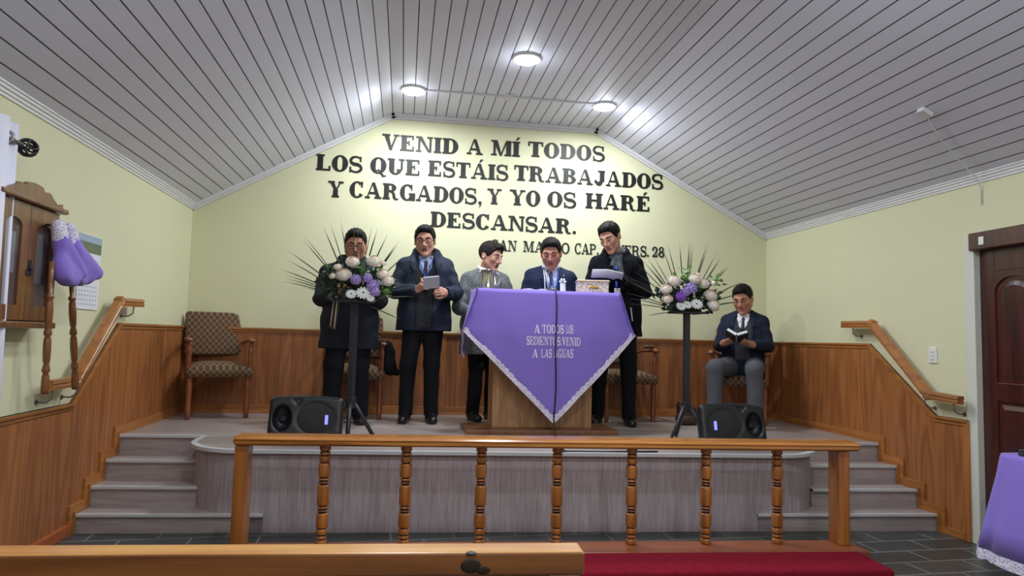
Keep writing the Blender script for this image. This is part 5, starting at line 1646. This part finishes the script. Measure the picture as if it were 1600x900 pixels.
# ---------------------------------------------------------------- flower stands and arrangements
def flower_stand(label, loc, rz):
    t = thing('flower_stand', label, 'stand', loc, rz, 'black tripod flower stands')
    bm = bmesh.new(); add_box(bm, (-.022, -.022, .24), (.022, .022, .985), .004); obj('pole', bm, 'blackmetal', t)
    bm = bmesh.new(); add_box(bm, (-.029, -.029, .22), (.029, .029, .30), .005); obj('collar', bm, 'blackmetal', t)
    bm = bmesh.new(); add_box(bm, (-.125, -.09, .982), (.125, .09, .998), .004); obj('plate', bm, 'blackmetal', t)
    for a in (-60, 60, 180):
        a = R_(a - 90)
        bm = bmesh.new(); c, s = math.cos(a), math.sin(a)
        add_tube(bm, [(.02 * c, .02 * s, .27), (.19 * c, .19 * s, .012)], .0155, 4, up=(-s, c, 0)); obj('leg', bm, 'blackmetal', t)
    return t
def rose_mesh(seed):
    """dome of overlapping petals whose rims lift off the ball"""
    r = random.Random(seed); bm = bmesh.new()
    add_sphere(bm, (0, 0, 0), (.72, .72, .66), None, 0, 14, 10)
    for layer, (n, th, rad) in enumerate(((3, 14, .74), (4, 30, .77), (5, 50, .82), (6, 72, .90), (7, 95, .96))):
        for i in range(n):
            a0 = 2 * PI * i / n + layer * .75 + r.uniform(-.12, .12); g = {}
            wdt = PI / n * 1.45
            for u in range(7):
                for v in range(5):
                    uu = (u / 6 - .5) * 2; vv = v / 4
                    t_ = R_(th + 34 * (1 - vv) - 8 * (1 - uu * uu) + 12 * uu * uu * vv)
                    R = rad * (.93 + .10 * vv + .05 * vv ** 3) + .02 * uu
                    ang = a0 + uu * wdt * (.75 + .25 * math.sin(t_))
                    g[u, v] = bm.verts.new((R * math.sin(t_) * math.cos(ang), R * math.sin(t_) * math.sin(ang), R * math.cos(t_) * .92))
            for u in range(6):
                for v in range(4):
                    f = bm.faces.new((g[u, v], g[u + 1, v], g[u + 1, v + 1], g[u, v + 1])); f.smooth = True; f.material_index = 1 if layer < 2 else 0
    bmesh.ops.recalc_face_normals(bm, faces=bm.faces[:])
    return bm
def gerbera_mesh(seed):
    bm = bmesh.new()
    for ring, (n, L, zt) in enumerate(((13, 1.0, .02), (11, .75, .16))):
        for i in range(n):
            a = 2 * PI * i / n + ring * .3
            T = Matrix.Rotation(a, 4, 'Z')
            add_prism(bm, [(.18, -.07), (.55, -.15), (.88, -.12), (1.0, 0), (.88, .12), (.55, .15), (.18, .07)], -.02, .02, lambda u, v, d: T @ Vector((u * L, v * L, zt + .22 * (u * L) * (1 - .5 * u) + d)))
    add_sphere(bm, (0, 0, .12), (.24, .24, .12), None, 1, 12, 6)
    return bm
def cluster_mesh(seed, n=34):
    r = random.Random(seed); bm = bmesh.new()
    for i in range(n):
        z = 1 - 1.3 * (i + .5) / n; a = i * 2.39996; q = math.sqrt(max(0, 1 - z * z))
        d = Vector((q * math.cos(a), q * math.sin(a), z)); c = d * .85
        T = rotT(c, d) @ Matrix.Rotation(r.uniform(0, 1.5), 4, 'Z')
        for k in range(4):
            Tk = T @ Matrix.Rotation(PI / 2 * k, 4, 'Z')
            add_prism(bm, [(.02, -.05), (.14, -.12), (.25, 0), (.14, .12), (.02, .05)], -.012, .012, lambda u, v, dd: Tk @ Vector((u, v, dd + .25 * u)))
    add_sphere(bm, (0, 0, 0), .72, None, 0, 12, 8)
    return bm
def leafy(pts, seed, size=.028):
    r = random.Random(seed); bm = bmesh.new()
    for (x, y, z) in pts:
        d = Vector((r.uniform(-1, 1), r.uniform(-1.2, .3), r.uniform(-.5, 1))).normalized()
        T = rotT((x, y, z), d) @ Matrix.Rotation(r.uniform(0, 6.28), 4, 'Z'); s = size * r.uniform(.7, 1.4)
        P = [(-.05, 0), (-.42, .45), (-.38, .9), (0, 1.7), (.38, .9), (.42, .45), (.05, 0)]
        add_prism(bm, [(u * s, v * s) for u, v in P], -.0008, .0008, lambda u, v, dd: T @ Vector((u, dd + .25 * abs(u) - v * .25, v)))
    return bm
protos = {}
def flower(kind, parent, p, rad, tilt=(0, 0), mats=None, name=None):
    key = (kind, tuple(mats) if mats else None)
    if key not in protos:
        bmx = {'rose': rose_mesh, 'gerbera': gerbera_mesh, 'hydrangea': cluster_mesh}[kind](len(protos))
        o = obj(name or kind, bmx, mats or {'rose': ['rose', 'rosecore'], 'gerbera': ['whitepetal', 'daisycore'], 'hydrangea': ['lilac']}[kind], parent)
        protos[key] = o
    else:
        o = protos[key].copy(); COL.objects.link(o); o.parent = parent
    o.location = p; o.scale = (rad,) * 3
    o.rotation_euler = Euler((R_(63 + tilt[1]), 0, R_(tilt[0])), 'XYZ')
    return o
def arrangement(label, loc, px, cx, cy, data):
    """positions were measured off the photo as pixels around the middle of the bunch, px pixels to a metre"""
    t = thing('flower_arrangement', label, 'flowers', loc, 0, 'flower arrangements on tripod stands')
    r = random.Random(5)
    L = lambda x, y: ((x - cx) / px, (cy - y) / px)
    zc = data['zc']
    bm = bmesh.new(); add_box(bm, (-.10, -.06, .0), (.10, .06, .075), .01); obj('foam_base', bm, 'leaf2', t)
    pts = []
    for i in range(420):
        a = r.uniform(0, 2 * PI); q = math.sqrt(r.random())
        x = data['fx'] * q * math.cos(a); z = zc + data['dz'] + data['fz'] * q * math.sin(a)
        if z < .02 and abs(x) < .14: z = .03
        pts.append((x, r.uniform(-.09, .05) + .02, max(z, -.02)))
    obj('foliage', leafy(pts, 3), 'leaf2', t)
    pts = [(r.gauss(x_, .03), r.uniform(-.12, -.02), zc + r.gauss(z_, .03)) for x_, z_ in [L(*q) for q in data['light']] for _ in range(12)]
    obj('light_foliage', leafy(pts, 4, .018), 'leaf3', t)
    for i, (x, y, wd) in enumerate(data['palm']):
        dx, dz = L(x, y); tip = Vector((dx, r.uniform(-.05, .12), zc + dz))
        L0 = math.hypot(dx, dz)
        base = Vector((dx / L0 * .05, .03, zc + dz / L0 * .03))
        ps = []; n = 9
        sag = .05 * L0 * (abs(dx) / L0) * (1 if dz > -.05 else .3)
        for k in range(n + 1):
            q = k / n; p = base.lerp(tip, q); p.z += sag * 4 * q * (1 - q) * .5
            ps.append(p)
        rad = [wd * (.55 + .75 * math.sin(min(1, q * 1.15) * PI * .8)) * (1 if q < .75 else max(.08, (1 - q) / .25)) for q in [k / n for k in range(n + 1)]]
        bm = bmesh.new(); v_ = (tip - base).normalized(); side_ = Vector((-v_.z, 0, v_.x))
        add_tube(bm, ps, [q * .0033 for q in rad], 6, flat=.16, up=Vector((0, 1, 0)))
        obj('palm_leaf', bm, 'leaf', t)
    for kind, x, y, rp in data['fl']:
        dx, dz = L(x, y)
        yy = -.115 + .04 * (dx / .3) ** 2 + r.uniform(-.015, .015)
        k = {'R': ('rose', None, None), 'G': ('gerbera', None, None), 'H': ('hydrangea', None, None), 'V': ('hydrangea', ['purple_petal'], 'violet_flower'), 'B': ('rose', ['leaf3', 'leaf3'], 'green_bud')}[kind]
        flower(k[0], t, (dx, yy, zc + dz), rp / px, (dx * 70 + r.uniform(-12, 12), -max(-20, min(25, dz * 120))), k[1], k[2])
    return t
S1 = (-.362, 5.10, ZP)
flower_stand('black tripod flower stand on the left of the stage', S1, R_(60))
arrangement('white and lilac flower arrangement with fan of palm leaves, left of the lectern', (S1[0], S1[1], ZP + .998), 213.0, 552.5, 469.5, dict(
    zc=0.0, fx=.27, fz=.155, dz=.11, light=[(520, 424), (585, 425), (560, 420), (598, 454)],
    palm=[(440, 425.6, 1.1), (442, 432, .9), (443, 437.5, 1.0), (443, 444, .9), (472, 452, .8), (446, 409, 1.0), (448, 396, 1.1), (467, 375.6, 1.1), (471, 371, .8), (498, 354, 1.3), (510, 350, .9), (525, 345, 1.2),
          (544, 343, .9), (552, 345, .9), (560, 347, .9), (573, 346, .9), (582, 352, 1.5), (598, 359, 1.4), (617, 373, 1.4), (614, 380, 1.2), (628, 394, 1.2), (637, 408, 1.1), (644, 414, .9), (649, 434, .9), (640, 445, .9), (648, 459, 1.0), (625, 497, 1.1)],
    fl=[('R', 535, 431, 12), ('R', 548, 411, 10.5), ('R', 580, 409, 11.5), ('R', 594, 428, 10), ('R', 602, 438, 10), ('R', 526, 420, 6), ('R', 519, 434, 5.5), ('R', 594, 411, 5), ('H', 554, 439, 9), ('H', 572, 436, 8), ('H', 580, 447, 11), ('H', 584, 456, 8), ('G', 566, 459, 12), ('G', 548, 461, 9), ('G', 577, 466, 7), ('B', 600, 454, 7), ('B', 563, 425, 4)]))
S2 = (2.178, 5.05, ZP)
flower_stand('black tripod flower stand on the right of the stage', S2, R_(0))
arrangement('cream and lilac flower arrangement with fan of palm leaves, right of the lectern', (S2[0], S2[1], ZP + .998), 200.0, 1072.0, 487.5, dict(
    zc=0.0, fx=.25, fz=.15, dz=.105, light=[(1058, 436), (1080, 452), (1108, 443), (1119, 437), (1065, 428)],
    palm=[(1163, 437, 1.1), (1160, 439, .8), (1151, 450, 1.1), (1169, 454, 1.2), (1167, 468, 1.4), (1148, 412, 1.7), (1144, 409, .9), (1135, 397, 1.5), (1124, 392, 1.0), (1107, 383, 1.0), (1101, 381, 1.3), (1090, 379, .8), (1085, 377, .8), (1075, 377, 1.4), (1062, 377, 1.2), (1044, 382, 1.1),
          (1034, 387, 1.0), (1024, 400, .9), (1011, 402, 1.1), (1013, 422, .9), (999, 409, 1.0), (993, 413, 1.0), (984, 427, 1.0), (976, 437, 1.0), (970, 444, .9), (974, 461, .9), (978, 470, .9), (982, 478, .9), (1002, 497, .8)],
    fl=[('R', 1042, 442, 10.5), ('R', 1031, 455, 9.5), ('R', 1032, 470, 8.5), ('R', 1074, 438, 10), ('R', 1090, 444, 9.5), ('R', 1101, 462, 10.5), ('R', 1106, 477, 10.5), ('R', 1108, 443, 5), ('R', 1081, 431, 4.5), ('H', 1068, 453, 10.5), ('H', 1059, 459, 8), ('V', 1052, 466, 9), ('G', 1078, 477, 10), ('G', 1052, 481, 8), ('G', 1063, 478, 8), ('B', 1058, 437, 5)]))
# bags and cloths by the chairs
def blob(name, label, cat, m, loc, prims, rip=.003, extra=None):
    G = Grid((-.3, -.3, -.3), (.3, .3, .4), .007)
    for p in prims:
        G.cone(*p)
    G.ripple(rip, 1.2, 1.0); G.cut((0, 0, 0), (0, 0, -1)) if extra == 'floor' else None
    V, F = G.mesh(); t = thing(name, label, cat, loc); mesh_obj('body', V, F, m, t); return t
t = blob('satchel', 'brown leather bag on the stage floor behind the right flower stand', 'bag', 'brownleather', (2.61, 6.03, ZP), [((-.05, 0, .055), (.05, 0, .055), .06, .06), ((-.05, .01, .13), (.05, .01, .13), .045, .045)], extra='floor')
bm = bmesh.new(); add_tube(bm, [(-.08, 0, .12), (-.10, -.02, .19), (-.07, -.03, .23), (-.02, -.04, .18), (.0, -.045, .12)], .009, 6, flat=2.0); obj('strap', bm, 'brownleather', t)
blob('folded_coat', 'black coat draped over the arm of the armchair behind the left flower stand', 'coat', 'black_cloth', (-.14, 6.28, ZP + .40), [((.0, 0, .26), (.03, -.02, .05), .05, .06), ((-.05, .06, .27), (.02, .0, .20), .04, .05), ((.04, -.02, .05), (.09, -.03, .02), .05, .03)])
blob('purse', 'small dark purse lying on the armchair arm behind the tall man', 'purse', 'brownleather', (2.345, 6.24, ZP + .687), [((-.05, -.04, .018), (.02, .05, .018), .016, .016), ((-.07, -.04, .020), (-.05, .06, .018), .016, .016)], .001)

# ---------------------------------------------------------------- handrails on the side walls
def handrail(name, label, X, sg, path):
    t = thing(name, label, 'handrail', (0, 0, 0), 0)
    x = X + sg * .085
    for i, (a, b) in enumerate(zip(path, path[1:])):
        a = Vector((x, *a)); b = Vector((x, *b)); d = (b - a).normalized(); nn = Vector((0, -d.z, d.y))
        if nn.z < 0: nn = -nn
        ex = .028
        bm = bmesh.new()
        P = [(-.024, -.03), (.024, -.03), (.028, -.012), (.020, -.004), (.028, .006), (.022, .026), (-.022, .026), (-.028, .006), (-.020, -.004), (-.028, -.012)]
        A0 = a - d * (ex if i else 0); B0 = b + d * (ex if i < len(path) - 2 else 0)
        add_prism(bm, P, 0, 1, lambda u, v, q: (A0 if q == 0 else B0) + Vector((u, 0, 0)) + nn * v)
        obj('rail', bm, 'moulding', t)
    for (y, z) in ((path[0][0] - .12, path[0][1]), (path[2][0] + .04, path[2][1]), (path[3][0] + .06, path[3][1])):
        bm = bmesh.new(); add_tube(bm, [(X - sg * .005, y, z - .10), (X + sg * .05, y, z - .10), (X + sg * .08, y, z - .08), (X + sg * .085, y, z - .02)], .005, 8)
        add_lathe(bm, [(.015, 0), (.015, .005)], 14, rotT((X, y, z - .10), (sg, 0, 0))); obj('bracket', bm, 'grey_metal', t)
handrail('stair_handrail', 'wooden handrail on the left wall beside the stage steps', XL, 1, [(5.36, 1.46), (4.98, 1.452), (4.42, .955), (4.115, .95)])
handrail('stair_handrail', 'wooden handrail on the right wall beside the stage steps', XR, -1, [(5.32, 1.47), (4.956, 1.465), (4.372, .955), (4.089, .94)])

# ---------------------------------------------------------------- left wall
t = thing('hanging_cabinet', 'brown wooden wall cabinet with two arched glass doors and carved top', 'cabinet', (XL, 3.745, 1.29))
CW, CH, CD = .57, .60, .12
bm = bmesh.new(); add_box(bm, (0, -CW / 2, 0), (CD - .02, CW / 2, CH), .004); obj('carcass', bm, 'cabinet', t)
bm = bmesh.new(); add_box(bm, (0, -CW / 2 - .02, -.03), (CD + .012, CW / 2 + .02, .004), .008); obj('bottom_moulding', bm, 'cabinet', t)
bm = bmesh.new(); add_box(bm, (0, -CW / 2 - .03, CH - .004), (CD + .03, CW / 2 + .035, CH + .024), .008); obj('cornice', bm, 'cabinet', t)
bm = bmesh.new()
cr = [(-CW / 2, 0)]
for i in range(33):
    q = i / 32; y = -CW / 2 + CW * q; a = abs(q - .5) * 2
    h = .028 + .055 * max(0, 1 - (a / .62) ** 2) ** .8 + .014 * math.cos(a * 11) * (a > .3) 
    cr.append((y, max(.012, h)))
cr.append((CW / 2, 0))
add_prism(bm, cr, CD - .01, CD + .012, lambda u, v, d: (d, u, CH + .02 + v)); obj('crest', bm, 'cabinet', t)
for s in (-1, 1):
    dr = None
    y0, y1 = (0.002, CW / 2 - .004) if s > 0 else (-CW / 2 + .004, -.002)
    def fr_ring(i, top):
        c = (y0 + y1) / 2; h = (y1 - y0) / 2 - i
        return [(y0 + i, .015 + i), (y1 - i, .015 + i), (y1 - i, top)] + [(c + h * math.cos(PI * k / 10), top + .04 * math.sin(PI * k / 10)) for k in range(1, 10)] + [(y0 + i, top)]
    bm = bmesh.new(); inn = fr_ring(.068, CH - .13)
    out = [(y0, .01), (y1, .01), (y1, CH - .13)] + [(y1 + (y0 - y1) * k / 10, CH - .008) for k in range(1, 10)] + [(y0, CH - .13)]
    for x_, flip in ((CD, 0),):
        IO = [bm.verts.new((CD, *p)) for p in out]; II = [bm.verts.new((CD, *p)) for p in inn]; IB = [bm.verts.new((CD - .018, *p)) for p in inn]; OB = [bm.verts.new((CD - .022, *p)) for p in out]
        n = len(out)
        for k in range(n):
            j = (k + 1) % n
            bm.faces.new((IO[k], IO[j], II[j], II[k])); bm.faces.new((II[k], II[j], IB[j], IB[k])); bm.faces.new((OB[k], OB[j], IO[j], IO[k]))
        # square corners at the arch
        bm.faces.new((bm.verts.new((CD - .0005, y1, CH - .13)), bm.verts.new((CD - .0005, y1, CH - .008)), bm.verts.new((CD - .0005, y1 - .03, CH - .008))))
        bm.faces.new((bm.verts.new((CD - .0005, y0, CH - .13)), bm.verts.new((CD - .0005, y0 + .03, CH - .008)), bm.verts.new((CD - .0005, y0, CH - .008))))
    dr = obj('door', bm, 'cabinet', t)
    bm = bmesh.new(); pl = [bm.verts.new((CD - .007, *p)) for p in inn]; bm.faces.new(pl); bmesh.ops.recalc_face_normals(bm, faces=bm.faces[:]); bmesh.ops.solidify(bm, geom=bm.faces[:], thickness=.003); obj('pane', bm, 'glass', dr)
    bm = bmesh.new(); c = (y0 + y1) / 2
    add_box(bm, (CD - .014, c - .055, .20), (CD - .0125, c + .02, .46)) if s > 0 else add_box(bm, (CD - .014, c - .02, .24), (CD - .0125, c + .045, .44))
    obj('notice', bm, 'paper_grey', dr)
    bm = bmesh.new(); add_box(bm, (CD - .0145, c - .069, .075), (CD - .013, c + .069, CH - .125)); obj('lining', bm, 'darkred', dr)
bm = bmesh.new(); add_lathe(bm, [(.012, 0), (.012, .006), (.006, .012), (.009, .018), (.004, .022)], 12, rotT((CD, .012, .27), (1, 0, 0))); add_box(bm, (CD, -.012, .235), (CD + .006, .036, .262), .002); add_box(bm, (CD, .004, .285), (CD + .006, .03, .315), .002); obj('latch', bm, 'blackmetal', dr)

t = thing('calendar', 'wall calendar with landscape picture behind the purple offering bags', 'calendar', (XL, 4.69, 1.385))
bm = bmesh.new(); add_box(bm, (.001, -.15, 0), (.008, .15, .475), .002); obj('sheet', bm, 'paper', t)
bm = bmesh.new(); add_box(bm, (.008, -.145, .36), (.0095, .145, .47)); obj('picture', bm, 'calgreen', t)
bm = bmesh.new(); add_box(bm, (.0095, -.145, .425), (.0102, .145, .47)); obj('picture_sky', bm, 'sky', t)
bm = bmesh.new()
for i in range(5):
    for j in range(7):
        add_box(bm, (.008, -.128 + j * .038, .14 - i * .028), (.0092, -.112 + j * .038, .15 - i * .028))
        if i < 4: add_box(bm, (.008, -.128 + j * .038, .31 - i * .028), (.0092, -.114 + j * .038, .319 - i * .028))
obj('date_grid', bm, 'paper_grey', t)

def offering_bag(label, y0, y1, zt, ztop, bagc, dx):
    t = thing('offering_bag', label, 'offering bag', (XL + .13 + dx, y0, zt), 0, 'purple offering bags hung on the left wall')
    d = Vector((0, y1 - y0, .925 - zt)); L = d.length; T = rotT((0, 0, 0), d)
    prof = [(.012, -.05), (.013, .05), (.011, .12)]
    z = .12
    for k in range(3):
        s = L * .30
        prof += [(.018, z + .005), (.019, z + .02), (.012, z + .028), (.017, z + .045), (.019, z + s * .5), (.016, z + s - .03), (.012, z + s - .02)]
        z += s
    prof = [(r, q) for r, q in prof if q < L] + [(.019, L - .02), (.017, L)]
    bm = bmesh.new(); add_lathe(bm, prof, 14, T); obj('handle', bm, 'turned', t)
    # bag: hangs from the hoop at the top and bulges to the right
    G = Grid((-.16, -.25, -.25), (.18, .45, .50), .007)
    top = Vector((0.0, bagc[0], ztop - zt)); low = Vector((.02, bagc[1], bagc[2] - zt))
    for dy, dz in ((-.075, .0), (-.02, -.012), (.04, -.005), (.095, .03)):
        G.cone(top, low + Vector((.01 * math.sin(dy * 90), dy, dz)), .020, .042, .03)
    G.ripple(.008, 1.3, y0)
    V, F = G.mesh(); ax = np.array(low - top); q = ((V[F].mean(1) - np.array(top)) @ ax) / (ax @ ax)
    up = q < .20 + .03 * np.sin(V[F].mean(1)[:, 1] * 160)
    for nm, mk, mm in (('bag', ~up, 'cloth'), ('lace_trim', up, 'lace')):
        u_, iv = np.unique(F[mk], return_inverse=True); mesh_obj(nm, V[u_], iv.reshape(-1, 4), mm, t)
    bm = bmesh.new(); add_lathe(bm, [(.008, 0), (.008, .06)], 10, rotT(Vector((-.135 - dx, bagc[0], ztop - zt + .0)), (1, 0, 0))); add_tube(bm, [(-.08 - dx, bagc[0], ztop - zt), (-.03, bagc[0], ztop - zt + .005), (0, bagc[0], ztop - zt + .01)], .006, 6); obj('hook', bm, 'blackmetal', t)
    return t
offering_bag('purple offering bag with long turned handle, left one next to the wall cabinet', 3.855, 3.88, 1.56, 1.80, (3.885 - 3.855, 4.0 - 3.855, 1.545), .05)
offering_bag('purple offering bag with long turned handle, right one in front of the calendar', 4.07, 4.215, 1.56, 1.80, (4.005 - 4.07, 4.175 - 4.07, 1.56), .05)

# curtain and its rod
t = thing('curtain', 'white curtain at the left edge in front of the wall cabinet', 'curtain', (XL + .12, 0, 0))
bm = bmesh.new(); n = 120; A = []; B = []
for i in range(n + 1):
    y = 2.0 + (3.572 - 2.0) * i / n
    x = .022 * math.sin(i / n * 2 * PI * 9)
    A.append(bm.verts.new((x, y, 2.245))); B.append(bm.verts.new((x * 1.2, y + .045 * i / n, .35)))
for i in range(n):
    bm.faces.new((A[i], A[i + 1], B[i + 1], B[i]))
thick(bm, .004); obj('fabric', bm, 'curtain', t, True)
for i in range(9):
    y = 3.475 - i * .175
    bm = bmesh.new(); add_tube(bm, [(.028 * math.cos(2 * PI * k / 16), y + .01 * math.cos(2 * PI * k / 16), 2.155 + .028 * math.sin(2 * PI * k / 16)) for k in range(16)], .009, 6, closed=True); obj('grommet', bm, 'grey_metal', t)
t = thing('curtain_rod', 'curtain rod ending in a black wire ball on the left wall', 'curtain rod', (XL + .12, 0, 2.155))
bm = bmesh.new(); add_tube(bm, [(0, 1.9, 0), (0, 3.61, 0)], .0115, 10); obj('rod', bm, 'grey_metal', t)
bm = bmesh.new(); c = Vector((0, 3.665, 0))
for k in range(6):
    Rm = Euler((k * 1.1, k * .7, k * .9)).to_matrix(); rr = .042
    add_tube(bm, [c + Rm @ Vector((rr * math.cos(2 * PI * i / 18), rr * math.sin(2 * PI * i / 18), .012 * math.sin(6 * PI * i / 18))) for i in range(18)], .0052, 6, closed=True)
obj('finial', bm, 'blackmetal', t)
bm = bmesh.new(); add_tube(bm, [(-.12, 3.60, 0), (0, 3.60, 0)], .008, 8); add_lathe(bm, [(.025, 0), (.025, .008)], 14, rotT((-.12, 3.60, 0), (1, 0, 0))); obj('bracket', bm, 'grey_metal', t)

# ---------------------------------------------------------------- right wall
t = thing('light_switch', 'white light switch on the right wall between handrail and door', 'switch', (XR, 4.417, 1.234))
bm = bmesh.new(); add_box(bm, (-.010, -.038, -.058), (.001, .038, .058), .004); obj('plate', bm, 'whiteplastic', t)
for z in (-.026, .0, .026):
    bm = bmesh.new(); add_box(bm, (-.014, -.018, z - .010), (-.008, .018, z + .010), .002); obj('rocker', bm, 'ctrim', t)

# table beside the door
TX, TY, TH = 3.085, 3.18, .745
t = thing('side_table', 'table by the right wall near the door, under a purple cloth', 'table', (3.35, 2.70, 0))
bm = bmesh.new(); add_box(bm, (-.25, -.42, TH - .035), (.30, .42, TH - .004), .003); obj('table_top', bm, 'lect_dark', t)
for sx in (-.21, .26):
    for sy in (-.38, .38):
        bm = bmesh.new(); add_box(bm, (sx - .025, sy - .025, 0), (sx + .025, sy + .025, TH - .034), .003); obj('leg', bm, 'lect_dark', t)
t = thing('tablecloth', 'purple cloth with lace hem hanging from the table at the right edge', 'tablecloth', (3.35, 2.70, 0))
bm = bmesh.new(); n = 96; rings = []
def rect_pt(q, hx, hy, r):
    a = 2 * PI * q; c, s = math.cos(a), math.sin(a); e = .22
    return (.02 + hx * math.copysign(abs(c) ** e, c), hy * math.copysign(abs(s) ** e, s))
rows = [(TH + .001, 0), (TH - .015, .006), (.62, .025), (.50, .05), (.38, .075), (.26, .10)]
for z, fl in rows:
    ring = []
    for i in range(n):
        q = i / n; x, y = rect_pt(q, .315 + fl * .8, .475 + fl * .8, 0)
        wv = .12 * fl * math.sin(q * 2 * PI * 13)
        nx, ny = x / .33, y / .48; l = math.hypot(nx, ny)
        ring.append(bm.verts.new((min(x + nx / l * wv, .372), y + ny / l * wv, z)))
    rings.append(ring)
for a, b in zip(rings, rings[1:]):
    for i in range(n):
        bm.faces.new((a[i], a[(i + 1) % n], b[(i + 1) % n], b[i]))
bm.faces.new(rings[0]); thick(bm, .003)
low = [v.co.copy() for v in rings[-1]]
obj('fabric', bm, 'cloth', t, True)
bm = bmesh.new(); A = [bm.verts.new(p) for p in low]; B = [bm.verts.new((min(p.x * 1.01, .374), p.y * 1.01, p.z - .045 - .012 * abs(math.sin(i * .9)))) for i, p in enumerate(low)]
for i in range(n):
    bm.faces.new((A[i], A[(i + 1) % n], B[(i + 1) % n], B[i]))
thick(bm, .003); obj('lace_hem', bm, 'lace', t)
t = thing('dark_folder', 'dark flat case lying on the purple table at the right edge', 'case', (3.29, 2.96, TH + .003), R_(5))
bm = bmesh.new(); add_box(bm, (-.17, -.13, 0), (.17, .13, .022), .005); obj('body', bm, 'grey_knit', t)
bm = bmesh.new(); add_box(bm, (-.168, -.128, .023), (.168, .128, .032), .004); obj('lid', bm, 'blackmetal', t)
